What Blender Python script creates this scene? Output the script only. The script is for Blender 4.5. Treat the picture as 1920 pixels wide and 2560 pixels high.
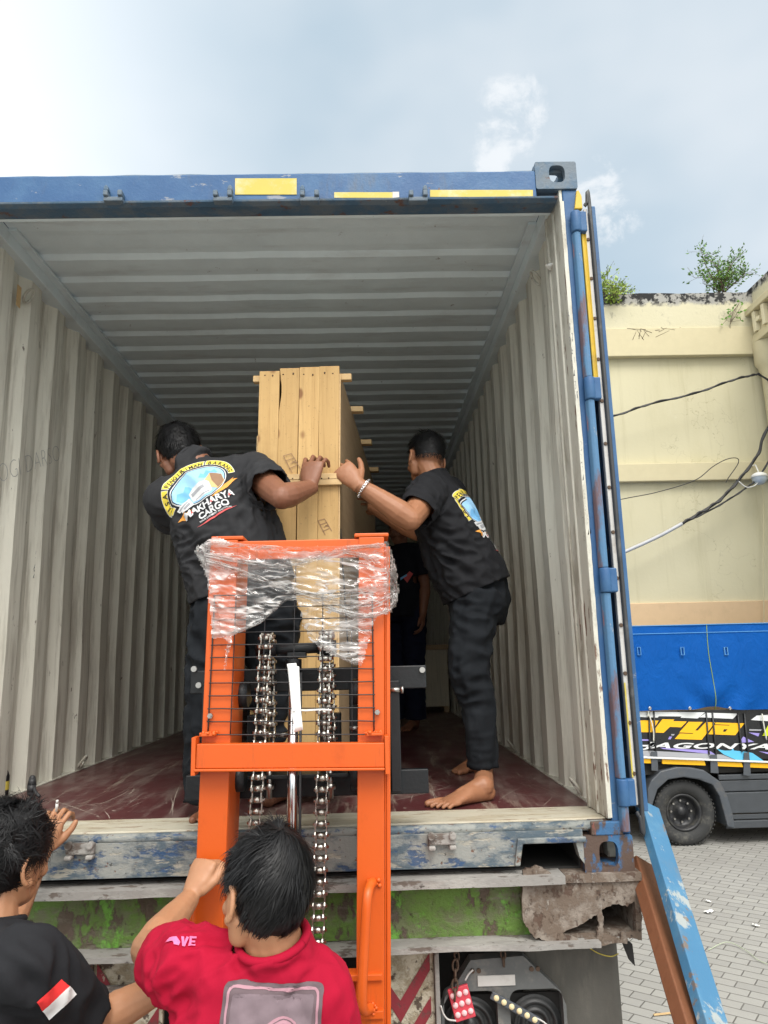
import bpy, bmesh, math, random
from mathutils import Vector, Matrix, noise as mnoise
from mathutils.geometry import tessellate_polygon
from mathutils.bvhtree import BVHTree
V = Vector
R = math.radians
random.seed(7)
for _o in list(bpy.data.objects): bpy.data.objects.remove(_o)
SC = bpy.context.scene
COL = SC.collection

# ---------------------------------------------------------------- camera, sky, sun, exposure
CAM = V((.3806, -2.5474, 2.1024)); FPX, PIT, YAW, ROL = 1840.19, .19555, .02139, .02445
fwd = V((math.sin(YAW)*math.cos(PIT), math.cos(YAW)*math.cos(PIT), math.sin(PIT)))
r0 = V((math.cos(YAW), -math.sin(YAW), 0)); u0 = r0.cross(fwd)
rgt = r0*math.cos(ROL)-u0*math.sin(ROL); upv = r0*math.sin(ROL)+u0*math.cos(ROL)
cd = bpy.data.cameras.new('camera'); cam = bpy.data.objects.new('camera', cd); COL.objects.link(cam)
m3 = Matrix((rgt, upv, -fwd)).transposed(); cam.matrix_world = Matrix.Translation(CAM) @ m3.to_4x4()
cd.sensor_fit = 'VERTICAL'; cd.sensor_height = 36; cd.lens = 36*FPX/2560; cd.clip_start = .02; cd.clip_end = 4000
SC.camera = cam
def at(px, py, Y=None, Z=None, X=None):
    """point seen at (px, py) of a 1659 x 2212 view of the photo, at a given depth / height / side"""
    a = px*1920/1659-960; b = 1280-py*1920/1659
    d = (rgt*a+upv*b+fwd*FPX)
    t = (Y-CAM.y)/d.y if Y is not None else (Z-CAM.z)/d.z if Z is not None else (X-CAM.x)/d.x
    return CAM+d*t

SUN_DIR = V((.16, -.66, .95)).normalized()          # towards the sun
sl = bpy.data.lights.new('sun', 'SUN'); so = bpy.data.objects.new('sun', sl); COL.objects.link(so)
sl.energy = 1.3; sl.angle = R(24); sl.color = (1, .965, .91)
so.rotation_euler = SUN_DIR.to_track_quat('Z', 'Y').to_euler()
SC.view_settings.view_transform = 'Standard'; SC.view_settings.look = 'None'
SC.view_settings.gamma = 1; SC.view_settings.exposure = .90
W = bpy.data.worlds.new('World'); SC.world = W; W.use_nodes = True
def world():
    nt = W.node_tree; nt.nodes.clear(); N = nt.nodes.new; L = nt.links.new
    out = N('ShaderNodeOutputWorld'); bg = N('ShaderNodeBackground'); bg.inputs[1].default_value = .1
    sky = N('ShaderNodeTexSky'); sky.sky_type = 'NISHITA'; sky.sun_disc = False
    sky.sun_elevation = math.asin(SUN_DIR.z); sky.sun_rotation = math.atan2(SUN_DIR.x, SUN_DIR.y)
    sky.dust_density = 2.5; sky.air_density = 1.0; sky.ozone_density = 1.2
    tc = N('ShaderNodeTexCoord')
    def noise(scale, det, rough, st=(1, 1, 1), off=(0, 0, 0), dist=0):
        mp = N('ShaderNodeMapping'); mp.inputs['Scale'].default_value = st; mp.inputs['Location'].default_value = off
        L(tc.outputs['Generated'], mp.inputs[0])
        n = N('ShaderNodeTexNoise'); n.inputs['Scale'].default_value = scale; n.inputs['Detail'].default_value = det
        n.inputs['Roughness'].default_value = rough; n.inputs['Distortion'].default_value = dist
        L(mp.outputs[0], n.inputs['Vector']); return n.outputs['Fac']
    def ramp(x, a, b):
        r = N('ShaderNodeMapRange'); r.interpolation_type = 'SMOOTHSTEP'
        r.inputs[1].default_value = a; r.inputs[2].default_value = b; L(x, r.inputs[0]); return r.outputs[0]
    def mix(f, a, b):
        m = N('ShaderNodeMix'); m.data_type = 'RGBA'; m.clamp_result = False
        for s, k in ((f, 0), (a, 6), (b, 7)):
            if isinstance(s, (int, float)): m.inputs[k].default_value = s
            elif isinstance(s, tuple): m.inputs[k].default_value = (*s, 1)
            else: L(s, m.inputs[k])
        return m.outputs[2]
    def math_(op, a, b):
        m = N('ShaderNodeMath'); m.operation = op
        for s, k in ((a, 0), (b, 1)):
            if isinstance(s, (int, float)): m.inputs[k].default_value = s
            else: L(s, m.inputs[k])
        return m.outputs[0]
    dp = N('ShaderNodeVectorMath'); dp.operation = 'DOT_PRODUCT'; L(tc.outputs['Generated'], dp.inputs[0])
    dp.inputs[1].default_value = V((-.86, .35, .36)).normalized()
    glow = ramp(dp.outputs['Value'], .52, .94)                       # thin bright cloud on the sun's side
    big = ramp(noise(1.7, 4, .5, (1, 1, 1.6), (3.1, 1.7, .4)), .38, .66)
    pn = math_('MULTIPLY', math_('SUBTRACT', noise(19, 10, .66, (1, 1, 1.25), (1.35, .2, 2.9), .3), .5), 5.2); puff = 0.
    for px, py, r in ((1100, 265, .062), (1065, 345, .040), (1282, 400, .05), (1322, 470, .045)):   # small cumulus
        pd = N('ShaderNodeVectorMath'); pd.operation = 'DOT_PRODUCT'; L(tc.outputs['Generated'], pd.inputs[0]); pd.inputs[1].default_value = (at(px, py, Y=500)-CAM).normalized()
        puff = math_('MAXIMUM', puff, ramp(math_('ADD', ramp(pd.outputs['Value'], math.cos(r), 1.), math_('MULTIPLY', pn, ramp(pd.outputs['Value'], math.cos(r*1.2), math.cos(r*.4)))), .35, 1.5))
    veil = mix(big, (3.0, 3.75, 4.3), (4.55, 4.9, 5.15))            # overcast veil, grey blue to pale
    c = mix(.88, sky.outputs[0], veil)
    c = mix(math_('MULTIPLY', puff, .62), c, (5.5, 5.6, 5.7))
    c = mix(glow, c, (6.6, 6.8, 7.0))
    ds = N('ShaderNodeVectorMath'); ds.operation = 'DOT_PRODUCT'; L(tc.outputs['Generated'], ds.inputs[0]); ds.inputs[1].default_value = SUN_DIR
    c = mix(ramp(ds.outputs['Value'], .25, .98), c, (15, 14.8, 14.2))    # the overcast is brightest round the sun, behind the camera
    L(c, bg.inputs[0]); L(bg.outputs[0], out.inputs[0])
world()

# ---------------------------------------------------------------- materials
MATS = {}
class NT:
    """small node helper"""
    def __init__(s, name):
        s.m = bpy.data.materials.new(name); s.m.use_nodes = True; s.t = s.m.node_tree
        s.b = s.t.nodes['Principled BSDF']; s.out = s.t.nodes['Material Output']
        s.tc = s.n('ShaderNodeTexCoord')
    def n(s, k): return s.t.nodes.new(k)
    def l(s, a, b): s.t.links.new(a, b)
    def put(s, sock, x):
        if isinstance(x, (int, float)): sock.default_value = x
        elif isinstance(x, tuple): sock.default_value = (*x, 1) if len(x) == 3 and sock.type == 'RGBA' else x
        else: s.l(x, sock)
    def vec(s, scale=(1, 1, 1), rot=(0, 0, 0), loc=(0, 0, 0), co='Object'):
        mp = s.n('ShaderNodeMapping'); mp.inputs['Scale'].default_value = scale
        mp.inputs['Rotation'].default_value = rot; mp.inputs['Location'].default_value = loc
        s.l(getattr(s, 'co', None) or s.tc.outputs[co], mp.inputs[0]); return mp.outputs[0]
    def noise(s, scale, det=5, rough=.6, st=(1, 1, 1), loc=(0, 0, 0), rot=(0, 0, 0), dist=0):
        n = s.n('ShaderNodeTexNoise'); n.inputs['Scale'].default_value = scale; n.inputs['Detail'].default_value = det
        n.inputs['Roughness'].default_value = rough; n.inputs['Distortion'].default_value = dist
        s.l(s.vec(st, rot, loc), n.inputs['Vector']); return n.outputs['Fac']
    def step(s, x, a, b):
        r = s.n('ShaderNodeMapRange'); r.interpolation_type = 'SMOOTHSTEP'
        r.inputs[1].default_value = a; r.inputs[2].default_value = b; s.l(x, r.inputs[0]); return r.outputs[0]
    def mix(s, f, a, b, mode='MIX'):
        m = s.n('ShaderNodeMix'); m.data_type = 'RGBA'; m.blend_type = mode
        s.put(m.inputs[0], f); s.put(m.inputs[6], a); s.put(m.inputs[7], b); return m.outputs[2]
    def math(s, op, a, b=0.):
        m = s.n('ShaderNodeMath'); m.operation = op; s.put(m.inputs[0], a); s.put(m.inputs[1], b); return m.outputs[0]
    def sep(s, co='Object'):
        x = s.n('ShaderNodeSeparateXYZ'); s.l(s.tc.outputs[co], x.inputs[0]); return x.outputs
    def line(s, scale, w, st=(1, 1, 1), loc=(0, 0, 0), rot=(0, 0, 0), det=2):
        """thin wandering lines: |noise - .5| < w"""
        a = s.math('ABSOLUTE', s.math('SUBTRACT', s.noise(scale, det, .5, st, loc, rot), .5))
        r = s.n('ShaderNodeMapRange'); r.inputs[1].default_value = w; r.inputs[2].default_value = w*.3
        s.l(a, r.inputs[0]); return r.outputs[0]
    def bump(s, h, strength=.3, dist=.01):
        b = s.n('ShaderNodeBump'); b.inputs['Strength'].default_value = strength; b.inputs['Distance'].default_value = dist
        s.l(h, b.inputs['Height']); s.l(b.outputs[0], s.b.inputs['Normal'])
    def done(s, col=None, rough=None, metal=None, spec=None, **k):
        if col is not None: s.put(s.b.inputs['Base Color'], col)
        if rough is not None: s.put(s.b.inputs['Roughness'], rough)
        if metal is not None: s.put(s.b.inputs['Metallic'], metal)
        if spec is not None: s.put(s.b.inputs['Specular IOR Level'], spec)
        for a, x in k.items(): s.put(s.b.inputs[a], x)
        MATS[s.m.name] = s.m; return s.m

def plain(name, col, rough=.5, metal=0., var=.25, scale=9, bump=.12, bscale=60, spec=.5, dirt=None):
    t = NT(name)
    c = t.mix(t.noise(scale, 6, .6), tuple(x*(1-var) for x in col), tuple(min(1, x*(1+var)) for x in col))
    if dirt: c = t.mix(t.math('MULTIPLY', t.step(t.noise(scale*.6, 8, .7, loc=(3, 1, 2)), .5, .68), dirt[1]), c, dirt[0])
    if bump: t.bump(t.noise(bscale, 4, .6), bump, .004)
    return t.done(c, t.math('ADD', t.math('MULTIPLY', t.noise(scale*2, 4), .2), rough-.1), metal, spec)

def worn(name, base, layers, rough=.5, var=.15, bump=.25, dist=.004):
    """old paint: base colour + layers (colour, scale, lo, hi, stretch, strength)"""
    t = NT(name); c = t.mix(t.noise(4, 7, .65), tuple(x*(1-var) for x in base), tuple(min(1, x*(1+var)) for x in base)); h = None
    for i, (col, sc, lo, hi, st, k) in enumerate(layers):
        f = t.step(t.noise(sc, 9, .68, st, (i*3.7, i*1.9, i*2.3)), lo, hi)
        c = t.mix(t.math('MULTIPLY', f, k), c, col)
        h = f if h is None else t.math('ADD', h, f)
    hh = t.math('ADD', t.math('MULTIPLY', h, -.6) if h else 0., t.noise(90, 5, .6))
    t.bump(hh, bump, dist)
    return t.done(c, t.math('ADD', t.math('MULTIPLY', t.noise(14, 5), .3), rough-.15), 0., .4)

RUST = (.13, .055, .03); RUSTD = (.06, .03, .02); GRIME = (.10, .095, .085); PRIMER = (.42, .40, .36)
worn('container_blue', (.022, .085, .21), [((.05, .13, .25), 4, .42, .66, (1, 1, 1), .7), (PRIMER, 7, .61, .66, (1, 1, 2.5), .5), (RUST, 9, .645, .675, (1, 1, 1), .9), (GRIME, 5, .52, .75, (2, 2, .6), .5)])
worn('sill_blue', (.075, .105, .13), [((.29, .295, .27), 9, .40, .56, (.6, 1, 1.3), .85), ((.018, .06, .15), 14, .54, .61, (.7, 1, 1.5), .85), ((.40, .37, .30), 24, .56, .62, (.35, 1, 1.4), .75), (RUST, 22, .60, .64, (1, 1, 1), .9), ((.02, .02, .02), 40, .63, .67, (1, 1, 1), .85), ((.05, .045, .04), 5, .54, .74, (1, 1, .5), .6)], .5, bump=.5)
worn('post_rusty', (.07, .17, .30), [((.14, .07, .06), 5, .50, .60, (1.5, 1.5, .5), .85), ((.35, .12, .09), 11, .60, .66, (2, 2, .35), .7), (PRIMER, 14, .64, .68, (1, 1, .5), .6)], .55, bump=.4)
worn('casting_rust', (.085, .055, .042), [((.03, .12, .26), 5, .53, .58, (1.6, 1.6, .7), .9), ((.30, .09, .07), 17, .62, .66, (2, 2, .5), .7), ((.42, .40, .37), 21, .67, .70, (1, 1, 1), .7)], .6, bump=.5)
worn('casting_blue', (.055, .11, .175), [((.14, .16, .175), 7, .42, .60, (1, 1, 1), .7), (RUST, 12, .58, .64, (1, 1, 1), .8), (PRIMER, 15, .66, .70, (1, 1, 1), .6)], .55, bump=.4)
def wall_mat():
    t = NT('wall_paint')
    c = t.mix(t.noise(2.2, 7, .6), (.62, .61, .53), (.75, .74, .65))
    c = t.mix(t.math('MULTIPLY', t.step(t.noise(7, 8, .7, (3, 3, .22)), .46, .68), .62), c, (.30, .275, .225))
    c = t.mix(t.math('MULTIPLY', t.step(t.noise(26, 6, .7, (1, 1, .4), (2, 5, 1)), .66, .70), .85), c, (.12, .09, .07))
    c = t.mix(t.math('MULTIPLY', t.step(t.noise(3, 7, .7, (1, 1, .8), (6, 1, 4)), .62, .70), .5), c, (.70, .70, .68))
    t.bump(t.noise(35, 6, .6), .2, .006)
    return t.done(c, .55, 0., .35)
wall_mat()
worn('roof_paint_sky_tint', (.70, .79, .82), [((.52, .56, .57), 4, .50, .72, (.5, 1.5, 1), .6), ((.16, .13, .11), 17, .66, .70, (1, 1, 1), .6)], .6, bump=.15)  # pale paint with the blue of the sky's light tinted into its colour
worn('white_flange', (.56, .55, .48), [((.30, .27, .21), 9, .48, .66, (1, 1, .4), .75), (RUST, 12, .60, .64, (2, 2, .35), .95), ((.03, .03, .035), 25, .68, .70, (1, 1, .5), .8)], .55, bump=.3)
worn('threshold_paint', (.48, .45, .36), [((.38, .33, .23), 9, .46, .62, (.4, 2, 1), .75), ((.22, .13, .08), 16, .57, .63, (.5, 2, 1), .75), ((.16, .13, .10), 20, .66, .70, (.4, 1.5, 1), .7)], .5, bump=.3)
def floor_mat():
    t = NT('floor_plywood')
    c = t.mix(t.noise(3, 8, .65, (1, .25, 1)), (.05, .014, .016), (.125, .032, .034))
    c = t.mix(t.math('MULTIPLY', t.step(t.noise(5, 9, .7, (1.6, .35, 1), (3, 2, 1)), .46, .64), .7), c, (.19, .135, .12))
    s = t.math('MULTIPLY', t.step(t.noise(5, 8, .75, (3, .25, 1), (6, 1, 3)), .54, .66), .6)
    for i, (sc, w, st, ro) in enumerate(()):
        q = t.math('MULTIPLY', t.line(sc, w, st, (i*2.1, i*1.3, 0), (0, 0, ro), 1), t.step(t.noise(2.6, 3, .5, loc=(i*4, 7, 1)), .42, .55))
        s = q if s is None else t.math('MAXIMUM', s, q)
    q = t.step(t.noise(34, 4, .7, (.5, 1.4, 1), (1, 1, 5)), .72, .745); s = t.math('MAXIMUM', s, q)
    c = t.mix(t.math('MULTIPLY', s, .8), c, (.44, .38, .30))
    t.bump(t.math('SUBTRACT', t.noise(50, 5, .6, (1, .2, 1)), s), .22, .004)
    return t.done(c, t.math('ADD', t.math('MULTIPLY', t.noise(6, 5), .35), .2), 0., .5)
floor_mat()
plain('sticker_yellow', (.50, .40, .06), .5, var=.12, bump=0, dirt=((.6, .58, .5), .5))
plain('scratch_dust', (.37, .31, .26), .8, var=.3)
plain('hinge_yellow', (.55, .37, .03), .5, dirt=((.2, .13, .05), .6))
plain('gasket_black', (.035, .037, .04), .55, var=.4, dirt=((.16, .16, .15), .6))
plain('retainer_grey', (.50, .49, .47), .45, dirt=((.20, .17, .14), .6))
plain('steel', (.42, .41, .39), .32, 1., var=.2, dirt=((.12, .07, .04), .35))
plain('chrome', (.74, .75, .77), .12, 1., var=.06, bump=.02)
plain('chain_steel', (.54, .525, .48), .30, 1., var=.15, scale=30, dirt=((.22, .19, .15), .45))
def orange_mat():
    t = NT('orange_paint')
    c = t.mix(t.noise(3, 5, .6), (.53, .078, .006), (.62, .102, .009))
    c = t.mix(t.math('MULTIPLY', t.step(t.noise(11, 8, .7, (1, 1, .5)), .56, .72), .35), c, (.36, .055, .006))
    c = t.mix(t.math('MULTIPLY', t.step(t.noise(6, 9, .75, (3, 3, .25), (4, 1, 7)), .56, .70), .5), c, (.20, .055, .015))
    c = t.mix(t.math('MULTIPLY', t.step(t.noise(60, 3, .6), .72, .75), .5), c, (.25, .07, .02))
    t.bump(t.noise(140, 3, .6), .12, .002)
    return t.done(c, t.math('ADD', t.math('MULTIPLY', t.noise(9, 4), .2), .32), 0., .45)
orange_mat()
worn('black_paint', (.007, .009, .011), [((.025, .028, .032), 7, .55, .72, (1, 1, 1), .6), ((.28, .12, .05), 16, .67, .69, (1, 1, 1), .9)], .45, bump=.2)
plain('wire_black', (.012, .012, .014), .4, bump=0)
plain('paper_white', (.78, .78, .76), .7, var=.05, bump=.05)
plain('plastic_white', (.75, .75, .72), .4, var=.08, bump=0)
def wood(name, a, b, dark, scale=1., axis=2, knots=True):
    t = NT(name)
    st = [1., 1., 1.]; st[axis] = .07
    oi = t.n('ShaderNodeObjectInfo'); cv = t.n('ShaderNodeVectorMath'); cv.operation = 'SCALE'; cv.inputs[0].default_value = (7.3, 5.1, 9.7); t.l(oi.outputs['Random'], cv.inputs[3])
    ad = t.n('ShaderNodeVectorMath'); ad.operation = 'ADD'; t.l(t.tc.outputs['Object'], ad.inputs[0]); t.l(cv.outputs[0], ad.inputs[1])
    t.co = ad.outputs[0]
    g = t.noise(30*scale, 5, .6, tuple(st), dist=.12)
    c = t.mix(g, a, b)
    st2 = [1., 1., 1.]; st2[axis] = .035
    c = t.mix(t.math('MULTIPLY', t.step(t.noise(70*scale, 5, .7, tuple(st2), (2, 3, 1)), .50, .70), .38), c, dark)
    c = t.mix(t.math('MULTIPLY', t.step(t.noise(90, 5, .7, (1, 1, 1), (5, 3, 1)), .62, .68), .45), c, (.10, .075, .045))
    c = t.mix(t.math('MULTIPLY', t.step(t.noise(2.4, 7, .7, loc=(4, 2, 7)), .5, .75), .4), c, tuple(x*.62 for x in a))
    if knots:
        v = t.n('ShaderNodeTexVoronoi'); v.inputs['Scale'].default_value = 6.
        s3 = [1.6, 1., 1.6]; s3[axis] = 1.; t.l(t.vec(tuple(s3), loc=(1.3, .4, 2.2)), v.inputs['Vector'])
        c = t.mix(t.math('MULTIPLY', t.step(v.outputs['Distance'], .19, .09), .85), c, (.16, .055, .02))
    c = t.mix(t.math('MULTIPLY', t.step(t.noise(55, 4, .7, loc=(8, 1, 1)), .66, .70), .6), c, (.12, .09, .05))
    c = t.mix(t.math('MULTIPLY', oi.outputs['Random'], .42), c, tuple(x*.70 for x in a))
    t.bump(g, .25, .003)
    return t.done(c, .62, 0., .3)
wood('crate_wood', (.45, .27, .10), (.70, .48, .215), (.26, .14, .05))
wood('batten_wood', (.60, .40, .19), (.74, .54, .29), (.30, .16, .06), axis=0, knots=False)
wood('crate_ply', (.34, .235, .135), (.46, .33, .20), (.20, .13, .07), axis=1, knots=False)
wood('brown_board_wood', (.17, .065, .03), (.24, .10, .05), (.11, .04, .02), axis=2, knots=False)
wood('cabinet_wood', (.42, .38, .29), (.54, .49, .38), (.16, .13, .09), axis=2, knots=False)
worn('blue_board_paint', (.045, .155, .28), [((.08, .20, .31), 4, .45, .6, (1, 1, 1), .7), ((.36, .36, .32), 11, .58, .63, (1, 1, .6), .75), ((.16, .11, .07), 17, .60, .64, (1, 1, .6), .85), ((.12, .15, .17), 6, .52, .7, (1, 1, .4), .6)], .6)
worn('beam_green', (.115, .21, .04), [((.13, .14, .075), 9, .42, .60, (1, 1, 1.2), .85), ((.16, .45, .05), 13, .53, .62, (1, 1, .7), .7), ((.10, .07, .055), 11, .56, .61, (1, 1, .6), .95), ((.21, .19, .15), 6, .50, .66, (.6, 1, 2), .85), ((.04, .025, .02), 40, .64, .68, (1, 1, .8), .8)], .7, bump=.6, dist=.008)
worn('beam_rust', (.14, .105, .08), [((.27, .235, .20), 14, .44, .62, (1, 1, 1), .8), ((.085, .05, .035), 19, .54, .60, (1, 1, .7), .85), ((.36, .33, .29), 34, .60, .66, (1, 1, .5), .7), ((.03, .02, .018), 30, .62, .68, (1, 1, 1), .8)], .8, bump=.7, dist=.005)
worn('flange_grey', (.25, .24, .225), [((.38, .37, .345), 9, .45, .62, (.4, 1, 1), .7), ((.10, .075, .06), 22, .54, .62, (.5, 1, 1), .85), ((.05, .04, .035), 45, .62, .66, (.6, 1, 1), .8)], .75, bump=.5)
worn('chevron_white', (.50, .46, .36), [((.26, .21, .13), 16, .45, .60, (1, 1, 1), .8), ((.08, .055, .04), 20, .56, .61, (1, 1, 1), .95), ((.60, .57, .49), 30, .60, .66, (1, 1, 1), .8)], .75, bump=.7, dist=.006)
worn('chevron_red', (.22, .025, .035), [((.10, .05, .045), 30, .52, .62, (1, 1, 1), .7), ((.45, .40, .32), 22, .64, .68, (1, 1, 1), .8)], .7)
worn('flap_rubber', (.085, .08, .07), [((.17, .155, .13), 3, .45, .7, (1.5, 1, .45), .8), ((.03, .03, .03), 6, .5, .7, (2, 1, .3), .7)], .75)
plain('lamp_housing', (.10, .105, .105), .55, var=.3, dirt=((.26, .24, .21), .7))
plain('lamp_rubber', (.022, .023, .024), .45, var=.4, dirt=((.09, .085, .08), .7))
plain('led_red', (.55, .05, .075), .5, var=.15)
plain('led_pink', (.80, .50, .52), .4, var=.1)
plain('led_amber', (.70, .60, .36), .4, var=.1)
plain('chain_rusty', (.10, .065, .045), .7, .4, var=.4)
plain('under_dark', (.018, .017, .016), .8)
plain('tyre_rubber', (.03, .031, .032), .8, var=.3, dirt=((.13, .125, .11), .7))
plain('rim_black', (.02, .021, .024), .45, var=.3, dirt=((.10, .095, .08), .6))
plain('fender_grey', (.07, .08, .095), .38, var=.2, dirt=((.13, .12, .11), .5))
plain('skirt_grey', (.055, .062, .072), .4, var=.2)
plain('livery_black', (.010, .011, .013), .3, var=.2)
plain('livery_yellow', (.88, .47, .005), .35, var=.04, bump=0)
plain('livery_white', (.72, .74, .75), .35, var=.06, bump=0)
plain('livery_grey', (.36, .37, .40), .35, var=.06, bump=0)
plain('livery_violet', (.32, .27, .66), .35, var=.06, bump=0)
plain('livery_cyan', (.10, .48, .76), .35, var=.06, bump=0)
plain('tarp_stitch', (.10, .30, .58), .7, var=.1, bump=0)
plain('livery_lime', (.62, .72, .02), .35, var=.06, bump=0)
plain('ground_wire_green', (.42, .48, .34), .6, var=.1, bump=0)
plain('rope_white', (.66, .66, .60), .8, var=.15)
def tarp_mat():
    t = NT('tarp_blue')
    c = t.mix(t.noise(2, 6, .6), (.002, .068, .30), (.003, .095, .40))
    c = t.mix(t.math('MULTIPLY', t.step(t.noise(7, 8, .7, (1, 1, 1.5), (9, 2, 3)), .66, .74), .5), c, (.12, .09, .12))
    t.bump(t.math('ADD', t.noise(5, 6, .6, (1.2, 1, .7), dist=.6), t.math('MULTIPLY', t.noise(300, 2), .06)), .55, .05)
    return t.done(c, .6, 0., .12)
tarp_mat()
def facade_mat():
    t = NT('facade_plaster')
    c = t.mix(t.noise(.8, 7, .6), (.52, .48, .325), (.60, .56, .395))
    z = t.sep()[2]
    c = t.mix(t.math('MULTIPLY', t.step(t.noise(1.4, 8, .65, (1.6, 1, .35), (2, 0, 3)), .5, .75), .35), c, (.42, .385, .23))
    c = t.mix(t.math('MULTIPLY', t.math('MULTIPLY', t.line(2.2, .0035, loc=(3, 1, 4), det=8), t.step(t.noise(.7, 2, .5, loc=(5, 2, 1)), .48, .58)), .45), c, (.24, .21, .13))
    c = t.mix(t.math('MULTIPLY', t.step(t.noise(9, 6, .7), .70, .74), .7), c, (.22, .19, .13))
    c = t.mix(t.math('MULTIPLY', t.step(t.noise(2.2, 8, .7, (3, 1, .12), (7, 0, 1)), .54, .74), .30), c, (.33, .29, .17))
    c = t.mix(t.math('MULTIPLY', t.step(t.noise(3.5, 9, .75, loc=(1, 6, 2)), .60, .72), .35), c, (.66, .63, .52))
    t.bump(t.noise(20, 7, .6), .2, .01)
    return t.done(c, .85, 0., .2)
facade_mat()
def parapet_mat(name, lo, hi):
    t = NT(name)
    c = t.mix(t.noise(2, 7, .6), (.52, .485, .335), (.59, .55, .40))
    z = t.sep()[2]
    e = t.step(t.math('ADD', z, t.math('MULTIPLY', t.math('SUBTRACT', t.noise(5, 9, .7), .5), .32)), lo, hi)
    c = t.mix(e, c, t.mix(t.noise(6, 8, .7), (.24, .235, .215), (.40, .39, .36)))
    c = t.mix(t.math('MULTIPLY', t.step(t.noise(6, 9, .72, (1, 1, 1), (1, 2, 4)), .47, .53), e), c, (.03, .03, .03))
    c = t.mix(t.math('MULTIPLY', t.step(t.noise(4, 9, .75, (1, 1, .6), (5, 2, 2)), .56, .70), .75), c, (.24, .225, .18))
    t.bump(t.noise(16, 8, .65), .35, .015)
    return t.done(c, .88, 0., .2)
plain('trim_cream', (.54, .48, .31), .8, var=.08)
plain('livery_cream', (.66, .60, .42), .8, var=.06)
plain('trim_peach', (.60, .43, .26), .8, var=.06, dirt=((.5, .36, .22), .4))
plain('wire_cable', (.02, .02, .022), .5, bump=0)
plain('conduit_grey', (.42, .43, .45), .5, bump=0)
plain('lamp_glass', (.40, .46, .52), .15, var=.3, bump=0)
def paving_mat():
    t = NT('paving')
    b = t.n('ShaderNodeTexBrick'); t.l(t.vec((1, 1, 1), (0, 0, R(38))), b.inputs['Vector'])
    for k, x in (('Scale', 1.), ('Mortar Size', .005), ('Mortar Smooth', .4), ('Bias', 0.), ('Brick Width', .20), ('Row Height', .10)): b.inputs[k].default_value = x
    b.inputs['Color1'].default_value = (.285, .28, .265, 1); b.inputs['Color2'].default_value = (.335, .33, .31, 1); b.inputs['Mortar'].default_value = (.12, .115, .105, 1)
    c = t.mix(t.math('MULTIPLY', t.step(t.noise(1.1, 8, .65), .42, .72), .45), b.outputs['Color'], (.27, .265, .25))
    c = t.mix(t.math('MULTIPLY', t.step(t.noise(30, 5, .7), .62, .72), .4), c, (.48, .47, .44))
    t.bump(t.math('ADD', t.math('MULTIPLY', b.outputs['Fac'], -1.), t.math('MULTIPLY', t.noise(70, 5), .4)), .5, .008)
    return t.done(c, .85, 0., .25)
paving_mat()
def leaf_mat(name, a, b):
    t = NT(name); g = t.n('ShaderNodeNewGeometry')
    c = t.mix(g.outputs['Random Per Island'], a, b); return t.done(c, .5, 0., .35)
leaf_mat('leaf_green', (.05, .13, .02), (.16, .30, .05)); leaf_mat('leaf_lime', (.16, .27, .03), (.34, .44, .08))
plain('twig', (.12, .09, .06), .8)
def skin_mat(name, col):
    t = NT(name)
    c = t.mix(t.noise(9, 5, .6), tuple(x*.82 for x in col), tuple(x*1.12 for x in col))
    c = t.mix(t.math('MULTIPLY', t.noise(50, 4, .6), .25), c, tuple(x*y for x, y in zip(col, (.9, .6, .5))))
    t.bump(t.noise(160, 4, .6), .15, .002)
    return t.done(c, .48, 0., .4, **{'Subsurface Weight': .06, 'Subsurface Radius': (.012, .005, .003)})
skin_mat('skin_tan', (.33, .155, .082)); skin_mat('skin_warm', (.38, .195, .105)); skin_mat('skin_deep', (.215, .095, .054))
def cloth(name, col, scale=1., fade=None):
    t = NT(name)
    c = t.mix(t.noise(5, 6, .6), tuple(x*.8 for x in col), tuple(x*1.2 for x in col))
    if fade: c = t.mix(t.math('MULTIPLY', t.step(t.noise(6, 7, .7, (1, 1, .5), (3, 3, 1)), .52, .74), .6), c, fade)
    w = t.n('ShaderNodeTexWave'); w.inputs['Scale'].default_value = 240*scale; w.inputs['Distortion'].default_value = 1.5
    t.l(t.vec(), w.inputs['Vector'])
    t.bump(t.math('ADD', t.math('MULTIPLY', w.outputs['Fac'], .12), t.noise(22, 5, .6)), .22, .006)
    return t.done(c, .85, 0., .2)
cloth('shirt_black', (.014, .0145, .017), fade=(.026, .027, .030)); cloth('jeans_black', (.009, .011, .014), fade=(.024, .028, .033))
cloth('shirt_charcoal', (.027, .0275, .030), fade=(.042, .043, .046)); cloth('shirt_red', (.33, .003, .024)); cloth('trousers_navy', (.008, .011, .028)); cloth('shirt_navy', (.008, .009, .014))
t = NT('hair_black'); t.done(t.mix(t.noise(40, 3), (.003, .003, .0035), (.009, .009, .010)), .5, 0., .3)
plain('flag_red', (.72, .03, .03), .8, var=.08); plain('flag_white', (.72, .72, .72), .8, var=.05)
for nm, c in (('ink_yellow', (.80, .64, .07)), ('ink_blue', (.16, .42, .72)), ('ink_lightblue', (.30, .55, .80)), ('ink_white', (.62, .63, .64)), ('ink_grey', (.30, .31, .33)), ('ink_carton', (.66, .44, .20)), ('ink_brown', (.26, .15, .085)), ('ink_red', (.62, .10, .10)), ('ink_orange', (.78, .34, .06)), ('ink_black', (.015, .015, .017)), ('ink_pink', (.72, .16, .34)), ('ink_rose', (.36, .19, .23)), ('ink_mauve', (.11, .075, .085)), ('ink_skin', (.38, .165, .15)), ('ink_dark', (.12, .075, .085))):
    plain(nm, c, .75, var=.12, scale=30, bump=0)
def portrait_mat():
    t = NT('ink_backdrop')
    c = t.mix(t.noise(9, 7, .7), (.075, .055, .062), (.24, .175, .20)); return t.done(c, .8)
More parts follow.
